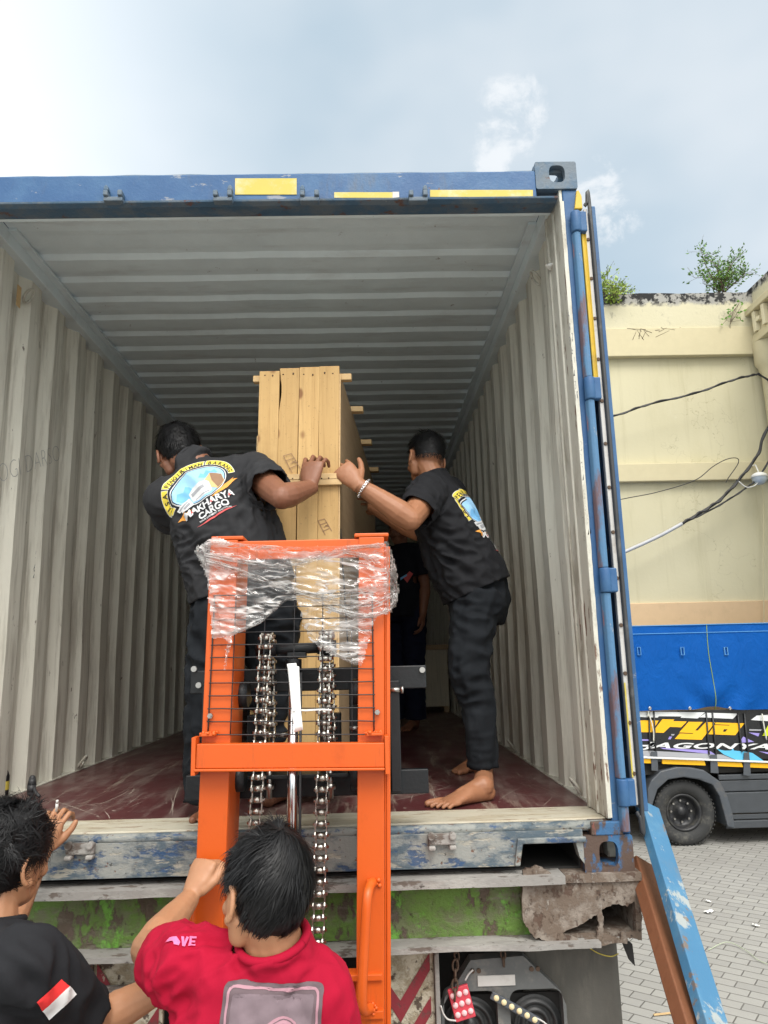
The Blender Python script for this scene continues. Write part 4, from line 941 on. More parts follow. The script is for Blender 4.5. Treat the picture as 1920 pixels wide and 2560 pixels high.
def film_y(x, y):
    n1 = mnoise.noise((x*.012+y*.004, y*.05, 2)); n2 = mnoise.noise((x*.03, y*.09-x*.02, 7)); n3 = mnoise.noise((x*.09, y*.16, 4))
    w = .014*abs(n1)+.006*(1-abs(n2)*2)+.0012*n3
    if x < 445: w += -.02+(445-x)*.0012
    if x > 835: w += -(x-835)*.004
    if 505 < x < 770 and y > 1185: w -= .012*math.sin((x-505)/265*math.pi)
    return -.312-w
m = MB(); n_x, n_y = 150, 110
def fp(u, v):
    x = 418+447*u; y = 1156+294*v; x += 2.2*mnoise.noise((x*.05, y*.08, 1)); y += 2.5*mnoise.noise((x*.06, y*.03, 9))
    return at(x, y, Y=film_y(x, y))
m.grid(fp, n_x, n_y, True, lambda u, v: inside(418+447*u+2.5*mnoise.noise((u*60, v*60, 3)), 1156+294*v+3*mnoise.noise((u*50, v*50, 8))))
fo = tag(m.build('plastic_wrap', 'clear_film', recalc=False), 'crumpled clear plastic film wrapped round the top of the orange mast', 'plastic wrap')
# twisted bands and folds of the same film
m = MB()
def band(pts, w, seed, tw=5.):
    P_ = bez(pts, 14); n_ = len(P_)
    def f(u, v):
        i = min(n_-1, int(v*(n_-1)+.5)); p = P_[i]; a = tw*v*2+seed
        x, y = p[0], p[1]
        k = (u-.5)*w*(.75+.5*mnoise.noise((v*6, seed, 1)))
        return at(x+.25*k, y+k, Y=film_y(x, y)-.006-.007*math.sin(u*14+a)-.004*mnoise.noise((u*9, v*22, seed)))
    m.grid(f, 12, n_*2)
B_ = lambda *p: [V((x, y, 0)) for x, y in p]
for pts, w, sd in ((B_((446, 1212), (500, 1228), (560, 1250), (640, 1278), (720, 1300), (800, 1304), (852, 1282)), 20, 1), (B_((440, 1196), (520, 1212), (600, 1222), (680, 1205), (740, 1186), (820, 1178)), 16, 2), (B_((740, 1190), (800, 1206), (845, 1240), (858, 1280), (836, 1318), (780, 1330), (700, 1310)), 15, 3), (B_((640, 1282), (720, 1288), (790, 1270), (850, 1262)), 12, 4), (B_((440, 1180), (470, 1172), (560, 1180), (700, 1186), (830, 1176)), 11, 5), (B_((452, 1250), (470, 1320), (478, 1370), (492, 1390), (488, 1442)), 7, 6), (B_((500, 1368), (560, 1345), (610, 1300), (640, 1292)), 9, 7), (B_((430, 1180), (425, 1195), (445, 1222)), 14, 8), (B_((652, 1350), (700, 1395), (760, 1432)), 7, 9)): band(pts, w, sd)
m.build('film_fold', 'clear_film', fo, recalc=False)

# ---------------------------------------------------------------- tall wooden crate on the forks
CY = .35
CYAW = R(4.2)
def cl(p):
    x, y = p[0]-cx1, p[1]-CY
    return V((cx1+x*math.cos(CYAW)+y*math.sin(CYAW)+.018*(p[2]-3.3), CY-x*math.sin(CYAW)*.25+y*math.cos(CYAW), p[2]))
class CB(MB):
    def build(s, *a, **k): s.v = [cl(p) for p in s.v]; return MB.build(s, *a, **k)
ca, cb = q(560, 797, CY), q(733, 790, CY); cx0, cx1 = ca.x, cb.x; ctop = (ca.z+cb.z)/2
cr = thing('wooden_crate', cl(((cx0+cx1)/2, CY+.9, CZ)), 'tall narrow crate of pale pine planks standing on the stacker forks', 'crate')
far = at(815, 1050, Z=ctop).y; far = min(max(far, 1.8), 2.6)
w = (cx1-cx0)/4
for i in range(4):
    x0, x1 = cx0+w*i+.0004, cx0+w*(i+1)-.0004; top = ctop-.002+(-.010, .001, .004, .006)[i]; m = CB(); bw = []
    def edge(side, z): return .0016*mnoise.noise((side*3+i*5, z*2.3, 1))+(-.0035*max(0, 1-abs(z-2.55)/.7) if side and i == 1 else 0)+(.0115*max(0, 1-abs(z-3.2)/.10) if (i == 1 and side == 0) else 0)
    zs = [CZ+(top-CZ)*k/40 for k in range(41)]
    lp = [(x0+edge(0, z), z) for z in zs]+[(x1+edge(1, z), z) for z in reversed(zs)]
    m.prism([lp], (0, CY, 0), X_, Z_, Y_, .019); m.build('front_plank', 'crate_wood', cr, .0015)
for i in range(8): x = cx0+w*(.22+.5*i+.06*rnd(-1, 1)); nl = MB(); nl.cyl(cl((x, CY-.001, ctop-.03+rnd(-.008, .008))), cl((x, CY+.001, ctop-.03)), .0032, n=8); nl.build('nail', 'chain_rusty', cr)
for i in range(6): x = cx0+w*(1.8+.35*i); nl = MB(); nl.cyl(cl((x, CY-.021, q(700, 1035, CY).z+rnd(-.004, .004))), cl((x, CY-.0185, q(700, 1035, CY).z)), .003, n=8); nl.build('nail', 'chain_rusty', cr)
m = CB(); m.box((cx0-.032, CY+.0195, ctop-.050), (cx1+.048, CY+.052, ctop-.022)); m.build('top_batten', 'batten_wood', cr, .003)
zt1, zt2 = q(700, 1047, CY-.02).z, q(700, 1022, CY-.02).z
m = CB(); m.box((cx0+.06, CY-.019, zt1), (cx1+.016, CY-.0008, (zt1+zt2)/2-.001)); m.box((cx0+.06, CY-.020, (zt1+zt2)/2), (cx1+.014, CY-.0008, zt2)); m.build('front_batten', 'batten_wood', cr, .002)
m = CB(); m.box((cx1-.012, CY+.0195, CZ), (cx1-.0005, far, ctop-.012)); m.build('side_panel', 'crate_ply', cr, .001)
m = CB(); m.box((cx0+.0005, CY+.0195, CZ), (cx0+.012, far, ctop-.012)); m.box((cx0+.013, CY+.06, ctop-.03), (cx1-.013, far, ctop-.02)); m.box((cx0+.013, far-.02, CZ), (cx1-.013, far, ctop-.031)); m.box((cx0+.013, CY+.06, CZ+.0), (cx1-.013, far-.021, CZ+.02)); m.build('inner_panels', 'crate_ply', cr)
m = CB(); m.box((cx1+.0, CY+.004, CZ+.02), (cx1+.0052, CY+.0185, ctop-.03)); m.build('ply_edge', 'batten_wood', cr)
m = CB(); m.box((cx0-.012, CY+.03, q(553, 945, CY).z-.10), (cx0, CY+.06, q(553, 945, CY).z+.02)); m.build('side_cleat', 'batten_wood', cr, .004)
for px, py in ((774, 885), (799, 956), (820, 1015), (839, 1063)):
    y = at(px-14, py, Z=ctop-.01).y; m = CB(); m.box((cx0-.03, y, ctop-.019), (cx1+.055, y+.045, ctop+.008)); m.build('top_slat', 'batten_wood', cr, .003)
# split in the side panel
m = CB(); pts = [(cx1+.0015, CY+.05+.030*k+.012*mnoise.noise((k*.9, 1, 1)), 2.62-.045*k+.012*mnoise.noise((k*1.3, 5, 1))) for k in range(12)]
m.tube(pts, .005, 5); m.build('panel_split', 'under_dark', cr)
# stamp marks on the planks
sd = []
def rect_line(pts, w_): 
    o = []
    for a, b in zip(pts, pts[1:]):
        a, b = V((*a, 0)), V((*b, 0)); d = (b-a).normalized(); n_ = V((-d.y, d.x, 0))*w_; o.append(poly2d([(p.x, p.y) for p in (a-n_, b-n_, b+n_, a+n_)]))
    return o
for px, py, s_ in ((628, 1003, 1.), (700, 1140, .8)):
    p = q(px, py, CY); k = .030*s_
    for l in (((-1, 1.2), (.2, -1.2)), ((.1, 1.5), (1.3, -.6)), ((-1, 1.2), (.1, 1.5)), ((-.7, .5), (.5, .9)), ((-.2, -.6), (.9, -.1)), ((.2, .4), (.8, .2)), ((.0, .1), (.7, .5))): sd += rect_line([(p.x+x*k, p.z+y*k) for x, y in l], .0012)
flat2d('stamp_mark', merge2d(sd), (0, CY, 0), X_, Z_, -Y_, 'ink_brown', cr, .0012)

# ---------------------------------------------------------------- cabinet deep in the container
p = at(930, 1540, Z=FL); a, b = at(893, 1540, Y=p.y), at(966, 1392, Y=p.y)
cab = thing('wooden_cabinet', (p.x, p.y+.2, FL), 'plain grey brown wooden cabinet standing on the dark floor deep inside', 'cabinet')
m = MB(); m.box((a.x, p.y, FL+.06), (b.x, p.y+.45, b.z-.05)); m.build('carcass', 'cabinet_wood', cab, .004)
m = MB(); m.box((a.x-.02, p.y-.02, b.z-.0495), (b.x+.02, p.y+.47, b.z)); m.build('top', 'crate_ply', cab, .004)
for x in (a.x+.03, b.x-.03):
    for y in (p.y+.03, p.y+.42): m = MB(); m.box((x-.025, y-.025, FL), (x+.025, y+.025, FL+.0595)); m.build('leg', 'crate_ply', cab)

# ---------------------------------------------------------------- boards leaning against the trailer
a, b = at(1397, 1742, Y=.13), at(1541, 2216, Y=-.42); d = (b-a).normalized(); e = b+d*((b.z-.02)/-d.z)
m = MB(); m.bar(a, e, .080, .034, V((.35, -.9, .2))); tag(m.build('leaning_board', 'blue_board_paint', bevel=.003), 'long pale blue painted board leaning from the open container door to the ground', 'board')
a, b = at(1386, 1868, Y=.08), at(1493, 2216, Y=-.38); d = (b-a).normalized(); e = b+d*((b.z-.02)/-d.z)
m = MB(); m.bar(a, e, .085, .045, V((.35, -.9, .2))); tag(m.build('leaning_board', 'brown_board_wood', bevel=.004), 'bare brown wooden board leaning against the rusted beam end beside the blue one', 'board')

# ---------------------------------------------------------------- cargo truck on the far side of the yard
YT = at(1483, 1830, Z=0).y; Q = lambda x, y, d=0.: at(x, y, Y=YT+d)
tk = thing('cargo_truck', (4.5, YT+1.0, 0), 'cargo truck with blue tarpaulin and black and yellow lettered side parked by the yellow building', 'truck')
crop = lambda cx, cy: ((1580+.20494*cx)/1.15732, (1540+.20494*cy)/1.15732)
def T(cx, cy): p = Q(*crop(cx, cy)); return (p.x, p.z)
XA, XB = 2.55, 7.4; zt0 = T(800, 1150)[1]; zb0 = T(800, 1770)[1]
m = MB(); m.box((XA, YT+.004, zb0), (XB, YT+2.1, zt0)); body = m.build('cargo_body', 'livery_black', tk, .004)
def art(name, mat, polys, lift): flat2d(name, merge2d([poly2d([T(*c) for c in pl]) if not isinstance(pl[0][0], (list, tuple)) else poly2d([[T(*c) for c in l] for l in pl]) for pl in polys]), (0, YT, 0), X_, Z_, -Y_, mat, body, lift)
art('livery', 'livery_white', [[(-300, 1160), (890, 1175), (800, 1250), (590, 1240), (605, 1225), (330, 1222), (310, 1240), (-300, 1215)], [(900, 1180), (1290, 1190), (1230, 1255), (820, 1235)], [(1520, 1215), (1900, 1190), (1900, 1300), (1450, 1268)]], .001)
art('livery', 'livery_yellow', [[(-250, 1270), (325, 1275), (240, 1418), (-250, 1412)], [(370, 1258), (516, 1262), (500, 1282), (668, 1286), (598, 1358), (462, 1352), (385, 1425), (245, 1420)], [(690, 1290), (862, 1292), (768, 1396), (800, 1397), (900, 1294), (1012, 1298), (850, 1510), (520, 1500), (580, 1432), (740, 1437), (746, 1428), (575, 1420)], [[(1005, 1330), (1185, 1336), (1190, 1328), (1010, 1321), (1020, 1298), (1370, 1309), (1258, 1454), (928, 1442)], [(1120, 1380), (1166, 1381), (1138, 1412), (1108, 1410)]]], .002)
art('livery', 'livery_lime', [[(1660, 1330), (1900, 1300), (1900, 1475), (1590, 1460)]], .002)
art('livery', 'livery_violet', [[(340, 1605), (940, 1640), (1020, 1690), (960, 1684), (380, 1622)], [(-200, 1495), (212, 1505), (202, 1522), (-200, 1525)], [(1420, 1420), (1555, 1430), (1540, 1470)], [(1355, 1470), (1490, 1535), (1325, 1546), (1323, 1520)], [(1545, 1650), (1900, 1690), (1900, 1760)], [(455, 1470), (490, 1470), (470, 1505), (438, 1503)]], .002)
art('livery', 'livery_grey', [[(-300, 1620), (340, 1650), (930, 1680), (1100, 1690), (1262, 1755), (-300, 1712)], [(1430, 1380), (1585, 1385), (1570, 1400), (1430, 1398)], [(478, 1440), (520, 1440), (508, 1458), (478, 1457)]], .0015)
art('livery', 'livery_cyan', [[(1035, 1622), (1132, 1642), (1210, 1640), (1232, 1605), (1240, 1640), (1420, 1660), (1470, 1672), (1612, 1770), (1272, 1756), (1120, 1690)]], .0025)
x0, z0_ = T(150, 1608); x1, z1_ = T(1680, 1625); tx = text2d('JAGONYA', 1., .03, .35, 1.05, 'LEFT'); W_x = max(v[0] for v in tx[0]); H_ = .72
sx = (x1-x0)/W_x; hz_ = (T(600, 1542)[1]-T(600, 1610)[1])/H_
flat2d('livery_lettering', merge2d([xf2d(tx, x0, z0_, math.atan2(z1_-z0_, x1-x0), sx, hz_), poly2d([T(*c) for c in ((-200, 1552), (150, 1572), (215, 1570), (225, 1535), (285, 1535), (255, 1588), (180, 1592), (-200, 1578))])]), (0, YT, 0), X_, Z_, -Y_, 'livery_white', body, .004)
# tarpaulin
ta, tb = Q(1450, 1535), Q(1450, 1350); zlo, zhi = ta.z, tb.z; cxm = Q(1527, 1400).x
def tarp(u, v):
    x = XA-.03+(XB-XA+.06)*u; z = zlo+.0+(zhi-zlo)*v+(-.0)*u; d = abs(x-cxm)
    pk = math.exp(-(d/.35)**2)*max(0, 1-v*3.2)
    y = YT-.035-.018*math.sin(v*2.6)-.016*mnoise.noise((x*1.6, v*1.2, 3))-.012*mnoise.noise((x*5, v*2.5, 6))*(1-v)+.045*pk*math.sin(d*16-v*9)
    return (x, y, z+.035*math.exp(-(d/.16)**2)*(1-v)-.01*math.sin(x*3)*(1-v))
m = MB(); m.grid(tarp, 170, 36); zz = zhi
m.grid(lambda u, v: (XA-.03+(XB-XA+.06)*u, YT-.034+v*2.15, zhi-.04*math.sin(math.pi*v)), 20, 10); m.box((XA-.035, YT-.03, zlo), (XA-.03, YT+2.1, zhi))
tp = m.build('tarpaulin', 'tarp_blue', tk, recalc=False)
m = MB(); xs = [XA+(XB-XA)*k/60 for k in range(61)]
za, zb_ = Q(1450, 1368).z, Q(1450, 1352).z
for k in range(60): m.bar((xs[k], YT-.058-.016*mnoise.noise((xs[k]*1.6, 1.1, 3)), za), (xs[k+1], YT-.058-.016*mnoise.noise((xs[k+1]*1.6, 1.1, 3)), za), .003, .006)
for k in range(60): m.bar((xs[k], YT-.05, zhi-.004), (xs[k+1], YT-.05, zhi-.004), .008, .008)
m.build('tarp_hem', 'tarp_stitch', tp)
for cx in (58, 583, 1110, 1655):
    m = MB()
    for dx, dy, w_, h_ in ((-18, -45, 3, 95), (18, -45, 3, 95), (-18, -45, 39, 3), (-18, 48, 39, 3)): a = T(cx+dx, 425+dy); b = T(cx+dx+w_, 425+dy+h_); m.box((a[0], YT-.078, b[1]), (b[0], YT-.060, a[1]))
    m.build('tarp_loop', 'tarp_stitch', tp)
m = MB(); m.tube([(cxm+.01*math.sin(v*7), tarp((cxm-XA+.03)/(XB-XA+.06), v)[1]-.004, zlo+(zhi-zlo)*v) for v in [k/14 for k in range(15)]], .004, 5); m.build('tarp_seam', 'leaf_lime', tp)
for cx in (680, 1165, 195, 1655): a = T(cx, 1122); m = MB(); m.lathe([(.006, 0), (.013, .004), (.018, 0)], (a[0], YT-.062, a[1]), -Y_, 14); m.build('eyelet', 'steel', tp)
# tie ropes and straps
for pl in (((190, 1090), (185, 1160), (225, 1290), (250, 1400), (252, 1525)), ((205, 1100), (180, 1230)), ((1570, 1190), (1590, 1320), (1625, 1505))): m = MB(); m.tube(bez([(T(*c)[0], YT-.03, T(*c)[1]) for c in pl], 6), .007, 6); m.build('tie_rope', 'rope_white', tk)
for pl in (((205, 1165), (210, 1640)), ((262, 1160), (285, 1650)), ((900, 1175), (935, 1690)), ((975, 1175), (1020, 1690)), ((1285, 1190), (1335, 1660)), ((1365, 1190), (1410, 1660))): m = MB(); m.tube([(T(*c)[0], YT-.012, T(*c)[1]) for c in pl], .009, 6); m.build('strap', 'gasket_black', tk)
a = T(-400, 1700); b = T(2600, 1812); m = MB(); m.bar((a[0], YT-.03, a[1]), (b[0], YT-.03, b[1]), .016, .02); m.build('side_rail', 'livery_white', tk, .003)
for pl in ([(-300, 1728), (225, 1745), (230, 1797), (-300, 1780)], [(365, 1750), (880, 1765), (895, 1822), (365, 1802)], [(1030, 1780), (1335, 1790), (1350, 1842), (1035, 1830)], [(1435, 1795), (2500, 1830), (2500, 1885), (1435, 1847)]): m = MB(); m.prism([[T(*c) for c in pl]], (0, YT-.012, 0), X_, Z_, Y_, .03); m.build('deck_edge', 'livery_yellow', tk, .003)
for pl in ([(222, 1650), (300, 1650), (312, 1888), (230, 1882)], [(945, 1690), (1025, 1690), (1048, 1918), (950, 1910)], [(1355, 1660), (1418, 1660), (1440, 1950), (1348, 1940)]): m = MB(); m.prism([[T(*c) for c in pl]], (0, YT-.022, 0), X_, Z_, Y_, .009); m.build('deck_stake', 'fender_grey', tk, .003)
m = MB(); m.box((XA, YT+.06, zb0-.14), (XB, YT+2.05, zb0-.01)); m.build('deck', 'under_dark', tk)
m = MB(); m.box((XA+.1, YT+.55, .42), (XB, YT+.70, .62)); m.box((XA+.1, YT+1.4, .42), (XB, YT+1.55, .62)); m.build('chassis', 'under_dark', tk)
C2 = lambda cx, cy: ((1400+.4793*cx)/1.15732, (1500+.4793*cy)/1.15732)
F2 = lambda cx, cy: (lambda p: (p.x, p.z))(Q(*C2(cx, cy)))
arch_o = [(452, 985), (470, 940), (520, 890), (600, 870), (680, 872), (745, 885), (830, 945), (872, 1030), (895, 1110), (910, 1192)]
arch_i = [(868, 1180), (850, 1110), (825, 1020), (790, 962), (720, 935), (640, 922), (560, 935), (505, 985), (480, 1060), (470, 1110), (455, 1085)]
m = MB(); m.prism([[F2(*c) for c in arch_o+arch_i]], (0, YT-.03, 0), X_, Z_, Y_, .32); m.build('mudguard', 'fender_grey', tk, .012)
m = MB()
for y0, y1, d in ((912, 940, .0), (944, 1002, .012), (1006, 1116, .0), (1122, 1150, .014), (1154, 1195, .0)):
    a = F2(900, y1); b = F2(900, y0); m.box((F2(840, 1000)[0]+(.03 if y0 > 1000 else 0), YT+.02+d, a[1]), (6.2, YT+.06, b[1]))
m.build('side_skirt', 'skirt_grey', tk, .008)
wc = Q(1483, 1758); wz = (Q(1483, 1830).z+Q(1483, 1687).z)/2; wr = wz
for y in (YT+.02+.13, YT+1.8): 
    for dx in (0.,): wheel((wc.x, y, wr), wr, .24, tk, 1) if False else None
def wheel_y(c, rr, w, parent):
    """wheel with its axle along Y, outer face towards -Y"""
    n0 = len(COL.objects); o = wheel((0, 0, 0), rr, w, None, 1); rt_ = Matrix.Rotation(R(-90), 4, 'Z')
    def turn(ob):
        ob.data.transform(Matrix.Translation(ORG[ob])); ob.data.transform(rt_); ob.data.transform(Matrix.Translation(c)); ORG[ob] = V(c); ob.data.transform(Matrix.Translation(-V(c)))
        for k in ob.children: turn(k)
    turn(o)
    def place(ob, par): ob.parent = par; ob.location = ORG[ob]-ORG[par]
    ch = list(o.children); place(o, parent)
    for k in ch:
        sub = list(k.children); place(k, o)
        for s_ in sub: place(s_, k)
    return o
for y in (YT+.15, YT+1.85): wheel_y(V((wc.x, y, wr)), wr, .23, tk)
m = MB(); m.cyl((wc.x, YT+.2, wr), (wc.x, YT+1.8, wr), .06); m.build('axle', 'under_dark', tk)

# ---------------------------------------------------------------- yellow building
YB = 9.0; B = lambda x, y, d=0.: at(x, y, Y=YB+d)
bl = thing('building', (5, YB+2, 0), 'pale yellow plastered building with weathered parapet and cornice bands', 'building')
zp, zc_, zl1, zl0, zb1 = B(1400, 640).z, B(1400, 775).z, B(1400, 1005).z, B(1400, 1043).z, B(1400, 1303).z
zcr = B(1400, 715).z; BX0, BX1 = -9., 7.06
m = MB(); m.box((BX0, YB, 0), (BX1, YB+6, zp-.4)); m.build('wall', 'facade_plaster', bl)
parapet_mat('parapet_plaster', .06, .16)
m = MB(); N_ = 120
def ptop(u, v): x = BX0+(BX1-BX0)*u; return (x, YB-.10+.4*v, zp+.02*mnoise.noise((x*1.1, v, 2))+.012*mnoise.noise((x*5, v, 7)))
m.grid(ptop, N_, 2); m.grid(lambda u, v: V(ptop(u, 0))*v+V((BX0+(BX1-BX0)*u, YB-.10, zcr))*(1-v), N_, 2); m.build('parapet', 'parapet_plaster', bl, recalc=False)
m = MB(); rt2 = bez([B(1310, 722, -.12), B(1360, 720, -.12), B(1400, 716, -.12), B(1430, 713, -.12), B(1462, 713, -.115)], 6); m.tube(rt2, .012, 5)
for i in range(16): p = rt2[random.randrange(8, len(rt2))]; m.tube([p, p+V((rnd(-.18, .1), -.01, rnd(-.02, .06))), p+V((rnd(-.3, .12), -.012, rnd(-.16, .08)))], .004, 4)
m.build('dry_root', 'twig', bl)
m = MB(); m.box((BX0, YB-.13, zc_), (BX1, YB+.0, zcr-.002)); m.build('cornice', 'trim_cream', bl, .01)
m = MB(); m.box((BX0, YB-.12, zl0), (BX1, YB-.0005, zl1)); m.build('cornice', 'trim_cream', bl, .01)
m = MB(); m.box((BX0, YB-.05, 0), (BX1, YB-.0005, zb1)); m.build('plinth', 'trim_peach', bl, .01)
# wing on the right with moulded eave
WX = B(1612, 700).x
m = MB(); m.box((WX+.42, 2.2, 0), (WX+5, YB+5.9, zp+.06)); m.build('wing_wall', 'facade_plaster', bl)
m = MB(); m.box((WX+.10, 2.0, zp-.35), (WX+.42, YB+2, zp+.08)); m.build('wing_parapet', 'parapet_plaster', bl)
e0, e1 = B(1618, 752).z, B(1600, 676).z
m = MB(); m.box((WX+.04, 2.0, e0+.16), (WX+.4, YB-.005, e1-.12)); m.box((WX-.06, 2.0, e1-.119), (WX+.4, YB-.005, e1)); m.box((WX-.02, 2.0, e0), (WX+.4, YB-.005, e0+.08)); m.box((WX+.0, 2.0, e0+.081), (WX+.4, YB-.005, e0+.159)); m.build('eave', 'trim_cream', bl, .012)
y = YB-.25; hh = e1-.12-e0-.16
while y > 2.2:
    m = MB()
    for dy in (0, .28): m.box((WX-.035, y-dy-.09, e0+.165), (WX+.0395, y-dy, e0+.155+hh))
    m.box((WX-.030, y-.1899, e0+.16+hh*.42), (WX+.0395, y-.0901, e0+.16+hh*.62)); y -= .62; m.build('eave_ornament', 'livery_cream', bl, .006)
cx_ = B(1652, 860).x
m = MB(); m.lathe([(.16, 0), (.16, e0-.55), (.18, e0-.5), (.20, e0-.42), (.24, e0-.36), (.24, e0-.005)], (cx_+.05, YB-.22, 0), Z_, 28); m.build('pilaster', 'trim_cream', bl)
# plants on the parapet
def bush(name, label, base, tips, n, size, mat, seed):
    random.seed(seed); m = MB(); lf = MB(); nodes = []
    for tp_ in tips:
        b = V(base)+V((rnd(-.06, .06), rnd(-.06, .06), 0)); e = V(tp_); mid = (b+e)/2+V((rnd(-.12, .12), rnd(-.2, .2), rnd(0, .12)))
        c = bez([b, mid, e], 8); m.tube(c, [.010*(1-i/len(c))+.003 for i in range(len(c))], 5)
        for p in c[3:]:
            for _ in range(2):
                d = V((rnd(-1, 1), rnd(-1, 1), rnd(-.3, .9))).normalized(); s_ = p+d*rnd(.05, .26)*size; m.tube([p, (p+s_)/2+V((0, 0, .01)), s_], .0025, 4)
                for k in range(n): nodes.append((p+(s_-p)*rnd(.2, 1.1), d))
    for p, d in nodes:
        a = (d+V((rnd(-1, 1), rnd(-1, 1), rnd(-.6, .6)))).normalized(); U, W_, N = frame(a); L_ = rnd(.035, .075)*size; w_ = L_*.24; t_ = U*math.cos(rnd(0, 6))+W_*math.sin(rnd(0, 6)); t_ = t_.normalized()
        p = p+V((rnd(-.04, .04), rnd(-.04, .04), rnd(-.04, .04)))*size; b2 = a.cross(t_).normalized()
        lf.add([p, p+a*L_*.4+t_*w_, p+a*L_-b2*L_*.15, p+a*L_*.4-t_*w_], [(0, 1, 2, 3)])
    o = thing(name, base, label, 'plant'); m.build('stem', 'twig', o); lf.build('foliage', mat, o, recalc=False); return o
bb_ = B(1560, 632, .1)
bush('shrub', 'leafy green shrub growing out of the stained parapet top', bb_, [B(*p, d) for p, d in (((1512, 535), .0), ((1530, 560), .3), ((1548, 575), -.2), ((1572, 560), .1), ((1598, 552), .2), ((1606, 595), 0), ((1500, 600), .1), ((1585, 590), .3), ((1560, 600), .0), ((1518, 612), -.1))], 5, 1., 'leaf_green', 3)
bb_ = B(1312, 655, -.02)
bush('shrub', 'yellow green shrub on the parapet half hidden behind the container door', bb_, [B(*p, d) for p, d in (((1312, 590), .1), ((1330, 612), -.1), ((1355, 632), .0), ((1338, 640), -.2), ((1300, 620), .1), ((1290, 600), .0), ((1322, 650), -.2))], 5, 1., 'leaf_lime', 5)
bb_ = B(1577, 716, -.11)
random.seed(9); m = MB(); lf = MB(); o = thing('seedling', bb_, 'small thin seedling sprouting from the crack in the yellow cornice', 'plant')
c = bez([bb_, B(1578, 695, -.16), B(1586, 672, -.18), B(1596, 656, -.18)], 8); m.tube(c, .005, 5)
for px, py in ((1572, 684), (1565, 690), (1562, 700), (1594, 688), (1600, 692), (1592, 676), (1605, 672), (1578, 668), (1585, 662), (1598, 652), (1606, 655), (1570, 674)):
    p = B(px, py, -.18); m.tube([c[min(len(c)-1, random.randrange(6, len(c)))], p], .0025, 4)
    for k in range(2): d = V((rnd(-1, 1), rnd(-.5, .2), rnd(-.4, .4))).normalized(); u = d.cross(Y_).normalized(); lf.add([p, p+d*.03+u*.018, p+d*.07, p+d*.03-u*.018], [(0, 1, 2, 3)])
m.build('stem', 'twig', o); lf.build('foliage', 'leaf_green', o, recalc=False)
# cables along the wall
def cable(pts, r, label, name='power_cable', mat='wire_cable', cat='cable', d=-.35, twin=0):
    m = MB(); P_ = bez([B(x, y, d) for x, y in pts], 10); m.tube(P_, r, 7)
    if twin: m.tube([p+V((0, -.012, twin*math.sin(i*.9))) for i, p in enumerate(P_)], r*.8, 7)
    return tag(m.build(name, mat), label, cat)
cable([(1180, 935), (1328, 898), (1400, 874), (1500, 850), (1580, 822), (1625, 811), (1645, 812), (1700, 850)], .016, 'black twisted cable arching across the wall below the top cornice', twin=.014)
cable([(1760, 800), (1659, 925), (1638, 980), (1600, 1032), (1555, 1080), (1512, 1108), (1474, 1131)], .022, 'thick black cable bundle sagging from the upper right into the grey conduit', twin=.02)
cable([(1474, 1131), (1540, 1099), (1600, 1062), (1640, 1028), (1680, 960)], .013, 'thin black cable running from the conduit end to the round lamp', twin=.01)
cable([(1220, 1105), (1345, 1078), (1420, 1063), (1500, 1038), (1540, 1008), (1570, 992), (1592, 990), (1594, 1002), (1575, 1030), (1568, 1042)], .007, 'thinnest black wire with a small loop beside the lower cornice')
cable([(1280, 1222), (1352, 1191), (1420, 1160), (1474, 1131)], .028, 'grey conduit pipe slanting across the lower yellow wall', 'conduit', 'conduit_grey', 'conduit')
cable([(1646, 1050), (1650, 1100), (1649, 1230), (1652, 1420)], .006, 'pale wire hanging straight down below the round lamp', 'power_cable', 'trim_cream', d=-.15)
lc = B(1640, 1030, -.35); lm = thing('wall_lamp', lc, 'round white outdoor lamp with glass bowl hung under the cables', 'lamp')
m = MB(); m.lathe([(0, .075), (.05, .07), (.10, .045), (.13, .0), (.12, -.01)], lc, Z_, 28); m.tube([lc+Z_*.07, lc+V((.02, .1, .22)), lc+V((.04, .35, .25))], .012, 8); m.build('housing', 'plastic_white', lm)
m = MB(); m.lathe([(.115, -.01), (.11, -.06), (.085, -.10), (.045, -.125), (0, -.13)], lc, Z_, 28); m.build('glass_bowl', 'lamp_glass', lm)
m = MB(); m.tube(bez([B(1596, 1040, -.4), B(1612, 1052, -.4), B(1628, 1050, -.4), B(1638, 1042, -.38)], 8), .008, 6); m.build('lead', 'plastic_white', lm)

# ---------------------------------------------------------------- litter on the paving
random.seed(21)
def scrap(px, py, s_, label, mat='paper_white', asp=.5):
    p = at(px, py, Z=.006); a = rnd(0, 3); m = MB()
    m.grid(lambda u, v: p+V(((u-.5)*s_*math.cos(a)-(v-.5)*s_*asp*math.sin(a), (u-.5)*s_*math.sin(a)+(v-.5)*s_*asp*math.cos(a), .012*abs(math.sin(5*u+3*v+a)))), 6, 4); tag(m.build('litter', mat, solid=.001), label, 'litter')
scrap(1764, 2244/1.157+40, .12, 'crumpled white paper scrap on the paving', asp=.5) if False else None
scrap(1722/1.0-200+10, 1945+25, .09, 'white paper scrap lying near the middle of the paving')
scrap(1632, 2000, .055, 'smaller pale scrap close to the right edge of the paving')
scrap(1530, 1948, .05, 'tiny pale scrap beside the blue leaning board')
m = MB(); m.tube(bez([at(1530, 2052, Z=.006), at(1570, 2035, Z=.02), at(1610, 2052, Z=.012), at(1640, 2075, Z=.01), at(1680, 2090, Z=.006)], 8), .0026, 5); tag(m.build('ground_wire', 'ground_wire_green'), 'thin greenish wire lying curled on the grey paving', 'wire')
m = MB(); a, b = at(1412, 2192, Z=.01), at(1478, 2185, Z=.01); m.bar(a, b, .012, .006); tag(m.build('straw', 'batten_wood'), 'yellow straw on the paving beside the mud flap', 'straw')
